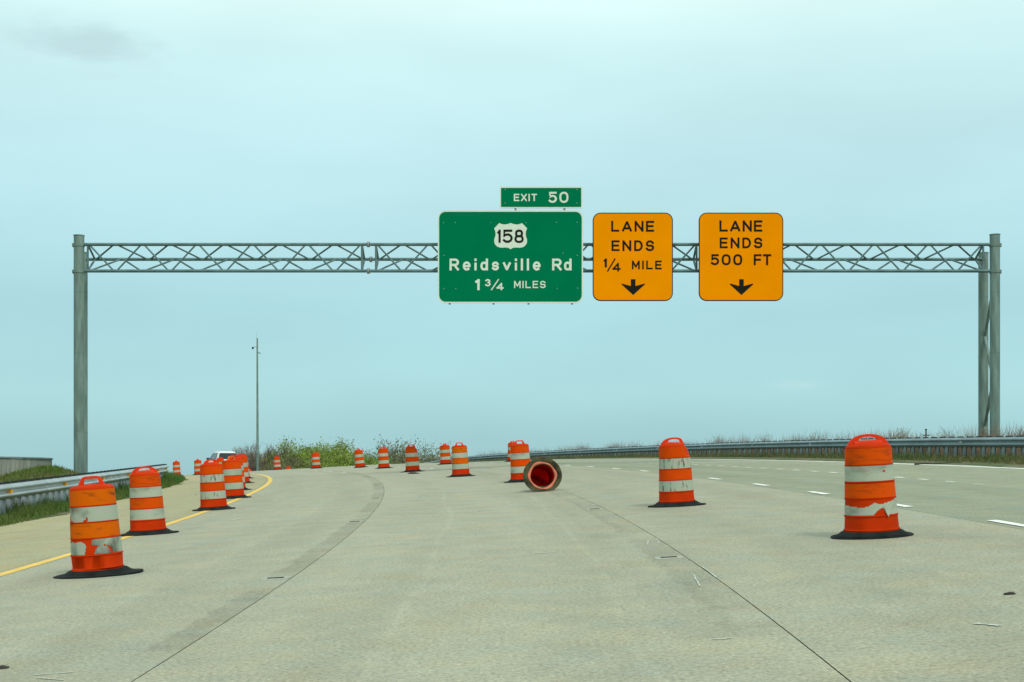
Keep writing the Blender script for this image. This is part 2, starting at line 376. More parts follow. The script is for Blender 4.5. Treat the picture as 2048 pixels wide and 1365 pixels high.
# worn scraps of old paint
def scrap(o, s, ln, w, ang, pts=7):
    c = on_road(o, s, 0); b = MB(); ca, sa = math.cos(ang), math.sin(ang)
    P = []
    for k in range(pts): P.append((-ln / 2 + ln * k / (pts - 1), w / 2 * random.uniform(.2, 1)))
    for k in range(pts)[::-1]: P.append((-ln / 2 + ln * k / (pts - 1), -w / 2 * random.uniform(.2, 1)))
    for (x, y) in P:
        X, Y = c.x + x * ca - y * sa, c.y + x * sa + y * ca; b.v.append((X, Y, zroad(X, Y) + .005))
    n = pts
    b.f = [(k, k + 1, 2 * n - 2 - k, 2 * n - 1 - k) for k in range(n - 1)]
    return b.build('paint_scrap', M['worn_paint'], road)
for a in [(-3.36, 2.95, .22, .02, .1), (-3.30, 2.72, .24, .02, -.25), (-2.62, -3.12, .22, .02, .15), (-2.58, -3.3, .25, .025, -.6), (1.21, -3.14, .13, .03, .1),
          (1.58, 3.6, .6, .02, 1.5), (1.46, 3.5, .5, .02, 1.45), (1.52, 3.2, .16, .015, .1), (1.82, 2.62, .08, .05, 1.3), (1.63, .35, .9, .025, 1.56), (1.45, -.2, .8, .02, 1.5), (1.60, 11.09, .12, .25, .2),
          (1.04, 8.88, .1, .12, .1), (-2.41, 6.49, .16, .04, .2), (.35, 2.94, .24, .04, .1), (2.72, -3.13, .16, .08, 2.19), (-3.6, 8.6, .25, .05, .1), (-2.9, 11.5, .2, .08, .3), (.3, 14, .1, .12, .3), (-.6, 20, .3, .05, .2), (1.25, 13.5, .1, .2, .2), (-4.4, 13, .5, .1, 1.4), (-1.8, 36, .3, .2, .3), (.2, 33, .5, .12, .1)]:
    scrap(*a)
# recessed pavement markers
for i, (o, s, cap) in enumerate([(-2.2, 1.86, 'left'), (-2.2, 10.17, 'left'), (-2.2, 18.24, 'left'), (-2.22, 26.84, 'left'), (1.46, 1.75, 'right'), (1.46, 9.85, 'right')]):
    p = on_road(o, s); q = empty('recessed_marker', p, 'dark recessed marker slot in a pale patch beside the %s lane joint' % cap, 'road marker', 'marker slots along the %s lane joint' % cap)
    b = MB(); 
    for (dx, dy, w, h, zz, nm_, mm) in [(0, 0, .26, .22, .005, 'epoxy_patch', 'epoxy'), (.0, 0, .15, .05, .011, 'slot', 'block')]:
        b = MB(); vs_ = []
        for (sx, sy) in ((-1, -1), (1, -1), (1, 1), (-1, 1)):
            X, Y = p.x + dx + sx * w / 2, p.y + dy + sy * h / 2; vs_.append((X, Y, zroad(X, Y) + zz))
        vs_ += [(a_, b_, c_ - .012) for a_, b_, c_ in vs_]
        b.add(vs_, [(0, 1, 2, 3), (0, 4, 5, 1), (1, 5, 6, 2), (2, 6, 7, 3), (3, 7, 4, 0)])
        b.build(nm_, M[mm], q, origin=p)

# ------------------------------------------------------------------ verges
def verge(name, cols_, s0, s1, ds, m, dz=.018, sign=1):
    b = MB(); ns = int((s1 - s0) / ds); w = len(cols_)
    for j in range(ns + 1):
        s = s0 + ds * j
        for i, o in enumerate(cols_):
            if i == 0: o += sign * (.22 * math.sin(s * .9) * math.sin(s * .37 + 1) + random.uniform(-.09, .09))
            x, y = xy(o, s, i == 0)
            z = (zroad(x, y) if i < 2 else zland(x, y)) + (.006 if i == 0 else dz) + (random.uniform(-.02, .03) if i > 1 else 0)
            b.v.append((x, y, z))
    f = [(j * w + i, j * w + i + 1, (j + 1) * w + i + 1, (j + 1) * w + i) for j in range(ns) for i in range(w - 1)]
    b.f = f if sign > 0 else [q[::-1] for q in f]
    return tag(b.build(name, m, smooth=True), kind='structure')
verge('verge_left', [-9.05, -9.3, -9.7, -10.3, -11, -12, -13, -14.2, -15.5, -17, -18.5, -20, -22, -25, -29, -34, -40], S0, S1, .4, M['soil'], sign=-1)
verge('verge_right', [12.98, 13.3, 13.9, 14.8, 15.8, 17, 18, 19, 20, 21, 23, 26, 30, 36, 42], S0, S1, .4, M['soil'])

def blades(name, n, place, hmin, hmax, w, lean, m, kind='stuff', parent=None, origin=(0, 0, 0), curl=True):
    b = MB(); V, Fc = b.v, b.f
    for _ in range(n):
        x, y, z, hs = place(); h = random.uniform(hmin, hmax) * hs
        a = random.uniform(-.9, .9); dx, dy = math.cos(a) * w * .5, math.sin(a) * w * .5
        lx, ly = random.gauss(0, lean) * h, random.gauss(0, lean) * h
        k = len(V)
        V += [(x - dx, y - dy, z), (x + dx, y + dy, z), (x + lx * .35 + dx * .7, y + ly * .35 + dy * .7, z + h * .6), (x + lx * .35 - dx * .7, y + ly * .35 - dy * .7, z + h * .6), (x + lx, y + ly, z + h)]
        Fc += [(k, k + 1, k + 2, k + 3), (k + 3, k + 2, k + 4)]
    ob = b.build(name, m, parent, origin=origin)
    if kind: ob['kind'] = kind
    return ob
def gpl(o0, o1, s0, s1, power=1):
    def f():
        o = o0 + (o1 - o0) * random.random() ** power; s = random.uniform(s0, s1)
        x, y = xy(o, s, False); t = math.sin(s * 1.7) * math.sin(s * .63 + o) 
        return x, y, zland(x, y), (.75 + .35 * t) * clamp(abs(o - o0) / abs(o1 - o0) * 1.6 + .35, .3, 1)
    return f
tag(blades('roadside_grass', 36000, gpl(-9.05, -10.9, 6, 72, .9), .2, .46, .02, .33, M['grass']), 'dark green grass growing under the left guardrail beside the shoulder', 'grass')
tag(blades('roadside_grass', 40000, gpl(12.95, 17.2, 10, 110, .9), .10, .34, .022, .4, M['grass_r']), 'green grass strip between the white edge line and right guardrail', 'grass')
def mound_place():
    while True:
        x, y = random.uniform(-24, -13), random.uniform(37, 50)
        if random.random() < math.exp(-((x + 15.5) / 3.0) ** 2): 
            return x, y, zland(x, y), .5 + .5 * random.random()
tag(blades('mound_grass', 20000, mound_place, .06, .2, .028, .5, M['grass_y']), 'light green grass on the mound below the curved board wall', 'grass')

# ------------------------------------------------------------------ guardrails
PROF = [(0, .0), (.012, .012), (.03, .035), (.075, .055), (.083, .075), (.083, .088), (.075, .104), (.012, .132), (.004, .146), (.004, .166), (.012, .180), (.075, .208), (.083, .224), (.083, .237), (.075, .257), (.03, .277), (.012, .300), (0, .312)]
def guardrail(o, s0, s1, side, step, mb, mp_, label, refl, refl_every, drop_end=0):
    x, y = xy(o, s0, False); base = Vector((x, y, zland(x, y)))
    root = empty('guardrail', base, label, 'guardrail')
    def at(s, oo, dz): 
        x, y = xy(oo, s, False); return Vector((x, y, zland(*xy(o, s, False)) + dz))
    s = s0; n = 0
    while s < s1 - .2:                                   # W-beam panels, each a piece
        e = min(s + 3.81, s1); b = MB(); k = 6; m_ = len(PROF)
        for lay in (0, .005):
            for j in range(k + 1):
                t = s + (e + (.06 if e < s1 else 0) - s) * j / k
                for (d, h) in PROF: b.v.append(at(t, o + side * (d + .22 - lay + (.004 if n % 2 else 0)), .45 + h))
        q = (k + 1) * m_
        for j in range(k):
            for i in range(m_ - 1):
                f = (j * m_ + i, j * m_ + i + 1, (j + 1) * m_ + i + 1, (j + 1) * m_ + i)
                b.f.append(f); b.f.append(tuple(v + q for v in f[::-1]))
        for j in range(k):
            for i in (0, m_ - 1):
                b.f.append((j * m_ + i, (j + 1) * m_ + i, q + (j + 1) * m_ + i, q + j * m_ + i))
        b.build('rail_panel', mb, root, origin=base, smooth=True)
        s = e; n += 1
    # one I-section post and one block, copied
    b = MB(); w, d, t = .052, .075, .006
    sec = [(-w, -d), (w, -d), (w, -d + t), (t / 2, -d + t), (t / 2, d - t), (w, d - t), (w, d), (-w, d), (-w, d - t), (-t / 2, d - t), (-t / 2, -d + t), (-w, -d + t)]
    b.v = [(x, y, z) for z in (-.4, .72) for x, y in sec]
    b.f = [(i, (i + 1) % 12, 12 + (i + 1) % 12, 12 + i) for i in range(12)] + [(12, 13, 14, 15, 22, 23), (15, 16, 21, 22), (16, 17, 18, 19, 20, 21)]
    post = b.build('post', mp_, root)
    b = MB(); b.box((0, 0, 0), (.15, .16, .36)); block = b.build('blockout', M['block'], root)
    s = s0 + .25; k = 0
    while s < s1:
        # post: flange faces the road, so section y is across the road
        a = s / RC + math.pi / 2
        p = at(s, o, 0) - base; q = at(s, o + side * .132, .45 + .166) - base
        ra = s / RC + (math.pi / 2)
        if k == 0: post.location = p; post.rotation_euler = (0, 0, ra); block.location = q; block.rotation_euler = (0, 0, ra)
        else: copy_part(post, root, p, ra); copy_part(block, root, q, ra)
        if refl and k % refl_every == 1:
            c = at(s + .3, o + side * .232, .45 + .156) - base; b = MB()
            dr = (at(s + .6, o, 0) - at(s, o, 0)).normalized(); sd_ = Vector((dr.y, -dr.x, 0)) * side * 1.0
            up = Vector((0, 0, 1))
            P = [c + sd_ * 0, c + sd_ * .09]
            vs_ = [P[0] - up * .045, P[0] + up * .045, P[1] + up * .028, P[1] - up * .028]
            vs_ += [v + dr * .02 for v in vs_]
            b.add(vs_, [(0, 1, 2, 3), (7, 6, 5, 4), (0, 4, 5, 1), (1, 5, 6, 2), (2, 6, 7, 3), (3, 7, 4, 0)])
            b.build('reflector', refl, root)
        s += step; k += 1
    return root
guardrail(-9.95, 2, 50, 1, .62, M['rail'], M['post'], 'bright steel guardrail with amber reflectors ending beside the left shoulder', M['amber'], 8)
guardrail(17.3, 6, 122, -1, .62, M['rail_r'], M['post_r'], 'long dull steel guardrail curving along the outside of the right lanes', M['silver'], 10)

# ------------------------------------------------------------------ curved board wall on the mound
wb = Vector((-20, 45, zland(-20, 45)))
wall = empty('board_wall', wb, 'weathered grey curved wall of upright boards on the grass mound', 'wall')
cx, cy, rr = -20.75, 47.75, 4.5                              # straight run, then a tight bend away
path = [(cx - .27 * i, cy - rr) for i in range(20, 0, -1)]
k = 0
while k * .2 / rr < 2.0:
    a = -math.pi / 2 + k * .2 / rr; path.append((cx + rr * math.cos(a), cy + rr * math.sin(a))); k += 1
bd = MB(); bd.box((0, 0, 0), (.262, .05, 2.6)); board0 = bd.build('board', M['wall'], wall)
first = True
for (x0, y0), (x1, y1) in zip(path, path[1:]):
    ang = math.atan2(y1 - y0, x1 - x0); ln = math.hypot(x1 - x0, y1 - y0)
    if ln < .02: continue
    loc = Vector(((x0 + x1) / 2, (y0 + y1) / 2, 1.94 - 1.3 + random.uniform(-.008, .008))) - wb
    ob = board0 if first else copy_part(board0, wall); first = False
    ob.location = loc + Vector((random.uniform(-.006, .006), random.uniform(-.008, .008), 0)); ob.rotation_euler = (0, 0, ang); ob.scale = ((ln - .012) / .262, 1, 1)
b = MB()
for (x0, y0), (x1, y1) in zip(path, path[1:]):
    ang = math.atan2(y1 - y0, x1 - x0); ln = math.hypot(x1 - x0, y1 - y0)
    if ln > .02: b.box(((x0 + x1) / 2, (y0 + y1) / 2, 1.962), (ln + .01, .13, .045), ang)
b.build('cap_rail', M['cap'], wall, origin=wb)

# ------------------------------------------------------------------ sign gantry
GY = 47.7
gb = Vector((-15.02, GY, zland(-15.02, GY)))
gantry = empty('sign_gantry', gb, 'galvanised triangular truss sign gantry spanning the whole road', 'gantry')
ZT, ZB, ZR, DR = 9.375, 8.455, 8.99, .80
def gtube(name, segs, m, n=10, smooth=True):
    b = MB()
    for p0, p1, r in segs: b.tube(p0, p1, r, n=n)
    return b.build(name, m, gantry, origin=gb, smooth=smooth, auto=40)
for (x, y, zt, r) in [(-15.02, GY, 9.67, .178), (-15.29, GY + 1.25, 9.28, .178), (16.75, GY, 9.70, .172), (16.78, GY + 1.25, 9.27, .172)]:
    z0 = zland(x, y) - .6; b = MB(); b.tube((x, y, z0), (x, y, zt), r, n=28); p = b.build('column', M['galv'], gantry, origin=gb, smooth=True, auto=40)
    b = MB(); b.tube((x, y, zt), (x, y, zt + .03), r + .012, n=28); b.build('column_cap', M['galv'], gantry, origin=gb, smooth=True, auto=40)
    b = MB(); b.tube((x, y, z0 + .55), (x, y, z0 + .62), r + .14, n=24); b.build('base_plate', M['galv'], gantry, origin=gb, smooth=True, auto=40)
    for zz in (2.9, 5.6, 7.7):
        b = MB(); b.tube((x, y, zz), (x, y, zz + .012), r + .003, n=28); b.build('weld_seam', M['galv_dark'], gantry, origin=gb, smooth=True, auto=40)
# struts between front and rear column
for xa, xb in ((-15.02, -15.29), (16.75, 16.78)):
    zz = [7.9, 6.3, 4.7, 3.1, 1.5]
    for k in range(4):
        A, B = (xa, GY + .16, zz[k]), (xb, GY + 1.1, zz[k + 1])
        if k % 2: A, B = (xa, GY + .16, zz[k + 1]), (xb, GY + 1.1, zz[k])
        gtube('brace', [(A, B, .055)], M['galv'])
# chords with three bolted sections
U = 57.65
secs = [((157 - 1024) / U, (737 - 1024) / U), ((737 - 1024) / U, (1409 - 1024) / U), ((1409 - 1024) / U, (1985 - 1024) / U)]
ends = [((176 - 1024) / U, (724 - 1024) / U, 10), ((752 - 1024) / U, (1393 - 1024) / U, 12), ((1423 - 1024) / U, (1966 - 1024) / U, 10)]
TOP = lambda x: Vector((x, GY - .02, ZT)); BOT = lambda x: Vector((x, GY - .02, ZB)); REA = lambda x: Vector((x, GY + DR, ZR))
for (x0, x1), (e0, e1, n) in zip(secs, ends):
    for f in (TOP, BOT, REA): gtube('chord', [(f(x0 + .012), f(x1 - .012), .056)], M['galv_dark'], n=14)
    for e in (e0, e1):
        gtube('end_strut', [(TOP(e), BOT(e), .036)], M['galv_dark']); gtube('end_strut', [(TOP(e), REA(e), .036)], M['galv_dark']); gtube('end_strut', [(BOT(e), REA(e), .036)], M['galv_dark'])
    for k in range(n):
        a, c_ = e0 + (e1 - e0) * k / n, e0 + (e1 - e0) * (k + 1) / n
        a += .045; c_ -= .045
        ev = k % 2 == 0
        gtube('diagonal', [(TOP(a) if ev else BOT(a), BOT(c_) if ev else TOP(c_), .031)], M['galv_dark'], n=8)
        gtube('diagonal', [(REA(a) if ev else TOP(a), TOP(c_) if ev else REA(c_), .031)], M['galv_dark'], n=8)
        gtube('diagonal', [(BOT(a) if ev else REA(a), REA(c_) if ev else BOT(c_), .031)], M['galv_dark'], n=8)
for x in (secs[0][1], secs[1][1]):
    for f in (TOP, BOT, REA):
        p = f(x); b = MB(); b.tube(p - Vector((.022, 0, 0)), p + Vector((.022, 0, 0)), .10, n=16)
        for k in range(6):
            t = k * math.pi / 3 + .5; q = p + Vector((0, math.cos(t), math.sin(t))) * .083
            b.tube(q - Vector((.05, 0, 0)), q + Vector((.05, 0, 0)), .016, n=6)
        b.build('flange', M['alu'], gantry, origin=gb, smooth=True, auto=40)
for (x, y, r) in ((-15.02, GY, .178), (16.75, GY, .172)):       # chord clamps round the columns
    for z in (ZT - .02, ZB - .02):
        b = MB(); b.tube((x, y, z - .05), (x, y, z + .05), r + .02, n=28)
        sx = -1 if x < 0 else 1
        b.box((x + sx * (r + .03), y, z), (.04, .09, .13)); b.build('clamp', M['galv'], gantry, origin=gb, smooth=True, auto=40)

# ------------------------------------------------------------------ sign lettering: stroke alphabet
def arc(cx, cy, rx, ry, a0, a1, n=12): return [(cx + rx * math.cos(R(a0 + (a1 - a0) * k / n)), cy + ry * math.sin(R(a0 + (a1 - a0) * k / n))) for k in range(n + 1)]
def oval(cx, cy, rx, ry, n=28, p=2.5):
    q = []
    for k in range(n + 1):
        t = 2 * math.pi * k / n; c, s_ = math.cos(t), math.sin(t)
        q.append((cx + rx * math.copysign(abs(c) ** (2 / p), c), cy + ry * math.copysign(abs(s_) ** (2 / p), s_)))
    return q
SCURVE = [(.95, .80)] + arc(.5, .76, .44, .24, 30, 180, 8) + arc(.42, .62, .36, .12, 190, 260, 3) + arc(.58, .38, .38, .12, 80, 10, 3) + arc(.5, .24, .48, .24, 0, -150, 8) + [(.03, .17)]
GL = {  # width, strokes in a unit box of centre lines
 'E': (0.75, [[(1, 1), (0, 1), (0, 0), (1, 0)], [(0, .52), (.9, .52)]]), 'F': (0.71, [[(1, 1), (0, 1), (0, 0)], [(0, .50), (.88, .50)]]),
 'X': (0.80, [[(0, 0), (1, 1)], [(0, 1), (1, 0)]]), 'I': (0, [[(0, 0), (0, 1)]]), 'T': (0.75, [[(0, 1), (1, 1)], [(.5, 1), (.5, 0)]]),
 'L': (0.75, [[(0, 1), (0, 0), (1, 0)]]), 'A': (0.95, [[(.03, .03), (.47, .94)], [(.97, .03), (.53, .94)], [(.25, .27), (.75, .27)]]), 'N': (0.82, [[(0, 0), (0, 1)], [(1, 0), (1, 1)], [(.06, .94), (.94, .06)]]),
 'D': (0.80, [[(0, 0), (0, 1)] + [(.45, 1)] + arc(.45, .5, .55, .5, 80, -80) + [(.45, 0), (-.001, 0)]]), 'M': (0.90, [[(0, 0), (0, 1)], [(1, 0), (1, 1)], [(.05, .94), (.48, .28)], [(.95, .94), (.52, .28)]]),
 'S': (0.80, [SCURVE]), 'R': (0.80, [[(0, 0), (0, 1), (.6, 1)] + arc(.62, .73, .38, .27, 80, -90, 8), [(.25, .46), (.55, .46)], [(.55, .40), (1, 0)]]),
 '0': (.82, [oval(.5, .5, .5, .5)]), '1': (.26, [[(1, 1), (1, 0)], [(.0, .84), (1, .97)]]), '8': (.70, [oval(.5, .75, .41, .25), oval(.5, .25, .5, .26)]),
 '5': (.78, [[(.95, 1), (.12, 1), (.06, .52)] + arc(.48, .33, .52, .33, 140, -145, 14)]),
 '3': (.66, [[(.05, .86)] + arc(.46, .76, .46, .24, 140, -75, 9) , arc(.46, .27, .54, .27, 75, -150, 10)]), '4': (.74, [[(.74, 0), (.74, 1)], [(.70, .95), (.05, .30)], [(0, .26), (1, .26)]]),
 '/': (.62, [[(0, 0), (1, 1)]]),
 'e': (.66, [[(.2, .33), (.92, .33)], arc(.5, .345, .5, .36, 8, 305, 18)]), 'i': (0, [[(0, 0), (0, .58)], [(0, .97), (0, 1)]]), 'd': (.64, [[(1, 1), (1, 0)], oval(.48, .345, .48, .345, 20)]),
 's': (.60, [[(x, y * .69) for x, y in SCURVE]]), 'v': (.70, [[(.03, .62), (.46, .04)], [(.97, .62), (.54, .04)]]), 'l': (0, [[(0, 0), (0, 1)]]) }
def ribbon(b, pts, hw, y):
    P = [Vector(p) for p in pts]; Q = [P[0]]
    for p in P[1:]:
        if (p - Q[-1]).length > 1e-4: Q.append(p)
    P = Q; closed = (P[0] - P[-1]).length < 1e-3
    if closed: P = P[:-1]
    n = len(P)
    if not closed:
        P[0] = P[0] - (P[1] - P[0]).normalized() * hw * .98; P[-1] = P[-1] + (P[-1] - P[-2]).normalized() * hw * .98
    Lf, Rt = [], []
    for i in range(n):
        a = P[(i - 1) % n] if (closed or i > 0) else None; c = P[(i + 1) % n] if (closed or i < n - 1) else None
        d1 = (P[i] - a).normalized() if a is not None else (c - P[i]).normalized(); d2 = (c - P[i]).normalized() if c is not None else d1
        n1 = Vector((-d1.y, d1.x)); n2 = Vector((-d2.y, d2.x)); m_ = n1 + n2
        m_ = m_.normalized() if m_.length > .05 else n1
        k = hw / max(.74, m_.dot(n1)); Lf.append(P[i] + m_ * k); Rt.append(P[i] - m_ * k)
    vs_ = [(p.x, y, p.y) for p in Lf] + [(p.x, y, p.y) for p in Rt]
    fs = [(i, (i + 1) % n, n + (i + 1) % n, n + i) for i in range(n if closed else n - 1)]
    b.add(vs_, fs)
US = 58.26; SY = 47.2
def px(x): return (x - 1024) / US
def pz(y): return 1.25 + (958 - y) / US
def lettering(txt, x0, x1, y0, y1, t, m, parent, origin, plane):
    """one line of legend between two edges, t = stroke / cap height"""
    X0, X1, Z1, Z0 = px(x0), px(x1), pz(y0), pz(y1); h = Z1 - Z0; T = t * h
    ws = [GL[c][0] * h * (1 if GL[c][0] else 0) + 0 for c in txt]; ws = [max(w, T) for w in ws]
    gap = ((X1 - X0) - sum(ws)) / max(1, len(txt) - 1); b = MB(); x = X0
    if len(txt) == 1: ws = [X1 - X0]
    k = 0
    for c, w in zip(txt, ws):
        for st in GL[c][1]:
            ribbon(b, [(x + T / 2 + u * (w - T), Z0 + T / 2 + v * (h - T)) for u, v in st], T / 2, plane - .0012 * (k % 4)); k += 1
        x += w + gap
    return b.build('legend', m, parent, origin=origin)
def rrect(x0, x1, z0, z1, r, n=7):
    q = []
    for cx, cz, a in ((x1 - r, z1 - r, 0), (x0 + r, z1 - r, 90), (x0 + r, z0 + r, 180), (x1 - r, z0 + r, 270)):
        for k in range(n + 1): t = R(a + 90 * k / n); q.append((cx + r * math.cos(t), cz + r * math.sin(t)))
    return q
def plate(pts, y, th, name, m, parent, origin):
    b = MB(); n = len(pts)
    b.v = [(x, y, z) for x, z in pts] + [(x, y + th, z) for x, z in pts]
    b.f = [tuple(range(n)), tuple(range(n, 2 * n))[::-1]] + [(i, n + i, n + (i + 1) % n, (i + 1) % n) for i in range(n)]
    return b.build(name, m, parent, origin=origin)
def sign(name, label, x0, x1, y0, y1, r, mf, mbord, bord, inset, cat='road sign'):
    X0, X1, Z0, Z1 = px(x0), px(x1), pz(y1), pz(y0); o = Vector(((X0 + X1) / 2, SY, Z0))
    e = empty(name, o, label, cat)
    plate(rrect(X0, X1, Z0, Z1, r), SY, .045, 'border', mbord, e, o)
    plate(rrect(X0 + bord, X1 - bord, Z0 + bord, Z1 - bord, max(.02, r - bord)), SY - .005, .012, 'face', mf, e, o)
    if inset: plate(rrect(X0, X1, Z0, Z1, r), SY + .03, .02, 'backing', mf, e, o)
    return e, o
def back_bars(e, o, xs, z0, z1):
    for x in xs:
        b = MB(); b.box((px(x), SY + .11, (pz(z0) + pz(z1)) / 2), (.07, .12, pz(z0) - pz(z1))); b.build('mounting_bar', M['alu'], e, origin=o)
g, go = sign('guide_sign', 'large green guide sign for Reidsville Rd with US 158 shield', 875.6, 1166.2, 421.3, 606.6, .27, M['green'], M['sign_white'], .048, False)
back_bars(g, go, (899, 987, 1057, 1144), 428, 608.5)
pl = SY - .009
lettering('Reidsville', 899, 1081.3, 517.7, 541.5, .188, M['sign_white'], g, go, pl); lettering('Rd', 1104.2, 1143.2, 517.7, 541.5, .188, M['sign_white'], g, go, pl)
lettering('1', 950.5, 959.3, 558.7, 581, .21, M['sign_white'], g, go, pl)
lettering('3', 970.3, 981.3, 558.7, 573.2, .20, M['sign_white'], g, go, pl); lettering('/', 981.9, 997.9, 558.7, 581, .105, M['sign_white'], g, go, pl); lettering('4', 993, 1007.2, 566.5, 581, .20, M['sign_white'], g, go, pl - .002)
lettering('MILES', 1028.2, 1091.4, 562.3, 576.8, .165, M['sign_white'], g, go, pl)
# US route shield
sh = [(833, 455), (850, 464), (870, 469), (895, 470), (925, 465), (952, 455), (978, 465), (1008, 470), (1033, 469), (1053, 464), (1068, 455), (1085, 470), (1125, 512), (1113, 540), (1109, 570), (1113, 598), (1122, 620), (1125, 650), (1117, 676), (1100, 697), (1078, 709), (1050, 714), (1005, 712), (975, 716), (952, 730), (928, 716), (898, 712), (853, 714), (825, 709), (803, 697), (786, 676), (778, 650), (781, 620), (790, 598), (794, 570), (790, 540), (778, 512), (818, 470)]
plate([(px(x / 5.25 + 840), pz(y / 5.25 + 360)) for x, y in sh][::-1], SY - .011, .004, 'route_shield', M['sign_white'], g, go)
lettering('158', 994.5, 1047.4, 459.8, 486.3, .165, M['sign_black'], g, go, SY - .016)
for (x, y) in [(247, 452), (370, 450), (742, 450), (1113, 452), (1434, 448), (1650, 448), (250, 795), (1502, 772), (1652, 795), (250, 1143), (376, 1143), (1440, 1140), (1655, 1138)]:
    c = Vector((px(x / 5.25 + 840), SY - .005, pz(y / 5.25 + 360))); b = MB(); b.tube(c, c - Vector((0, .008, 0)), .011, n=6); b.build('bolt', M['sign_white'], g, origin=go)
t_, to = sign('exit_tab', 'small green exit 50 tab above the large guide sign', 999.6, 1164.8, 373.9, 416.8, .05, M['green'], M['sign_white'], .042, False)
back_bars(t_, to, (1031, 1129), 380, 426)
lettering('EXIT', 1027.6, 1073.9, 388.2, 402.9, .18, M['sign_white'], t_, to, pl); lettering('50', 1096.6, 1136.8, 384.2, 406.3, .175, M['sign_white'], t_, to, pl)
for (x, y) in ((895, 103), (1648, 103), (895, 245), (1648, 245)):
    c = Vector((px(x / 5.25 + 840), SY - .005, pz(y / 5.25 + 360))); b = MB(); b.tube(c, c - Vector((0, .008, 0)), .011, n=6); b.build('bolt', M['sign_white'], t_, origin=to)
ARROW = [(473, 740), (516, 740), (516, 803), (600, 780), (605, 787), (495, 887), (385, 787), (390, 780), (473, 803)]
def lane_sign(label, x0, x1, dx, rows):
    e, o = sign('lane_ends_sign', label, x0, x1, 425.8, 602.4, .27, M['orange_sign'], M['sign_border'], .032, False)
    for r_ in rows: lettering(*r_, M['sign_black'], e, o, pl)
    q = [(px((x + dx) / 4.6545 + 1160), pz(y / 4.6545 + 400)) for x, y in ARROW]
    b = MB(); b.v = [(x, pl, z) for x, z in q]; b.f = [(0, 8, 2, 1)[::-1], (8, 7, 6, 5, 4, 3, 2)]
    b.build('down_arrow', M['sign_black'], e, origin=o)
    back_bars(e, o, (x0 + 22, x1 - 22), 425, 600)
    return e
lane_sign('orange lane ends sign reading one quarter mile beside the green sign', 1185.4, 1345.8, 0,
  [('LANE', 1222.3, 1308.2, 442.3, 464, .185), ('ENDS', 1223, 1308.4, 481.2, 502.7, .185), ('1', 1207.5, 1213.7, 517.7, 535.4, .24), ('/', 1214, 1231, 517.3, 544, .10), ('4', 1224.8, 1241.2, 526.3, 543.7, .19), ('MILE', 1263.8, 1323.3, 521.8, 539.2, .185)])
lane_sign('orange lane ends sign reading 500 feet on the gantry', 1397.6, 1566.5, 1008,
  [('LANE', 1438.7, 1524.6, 441.3, 463.8, .185), ('ENDS', 1439.3, 1524.8, 475.6, 497.1, .185), ('500', 1421, 1484.4, 509, 531, .185), ('FT', 1507.4, 1542.4, 509, 531, .185)])

# ------------------------------------------------------------------ traffic drums
BANDS = [(.252, .402, 'w'), (.417, .563, 'o'), (.578, .724, 'w'), (.739, .892, 'o')]
RAD = [(0.06, .270), (.092, .272), (.10, .278), (.108, .278), (.114, .266), (.232, .258), (.237, .266), (.245, .266), (.249, .255), (.404, .248), (.408, .255), (.414, .255), (.416, .247), (.565, .240), (.569, .247), (.575, .247), (.577, .238), (.726, .232), (.730, .238), (.736, .238), (.738, .230), (.895, .225), (.912, .219), (.925, .206), (.933, .185), (.938, .14), (.944, .07), (.946, .0008)]
RAD = [(.03 + (z - .06) * 1.03, r) for z, r in RAD]
BANDS = [(.03 + (a - .06) * 1.03, .03 + (c - .06) * 1.03, k) for a, c, k in BANDS]
def rad_at(z):
    for (z0, r0), (z1, r1) in zip(RAD, RAD[1:]):
        if z0 <= z <= z1: return r0 + (r1 - r0) * (z - z0) / (z1 - z0)
    return .25
def inside(u, v, poly):
    c = False; j = len(poly) - 1
    for i in range(len(poly)):
        (xi, yi), (xj, yj) = poly[i], poly[j]
        if (yi > v) != (yj > v) and u < (xj - xi) * (v - yi) / (yj - yi) + xi: c = not c
        j = i
    return c
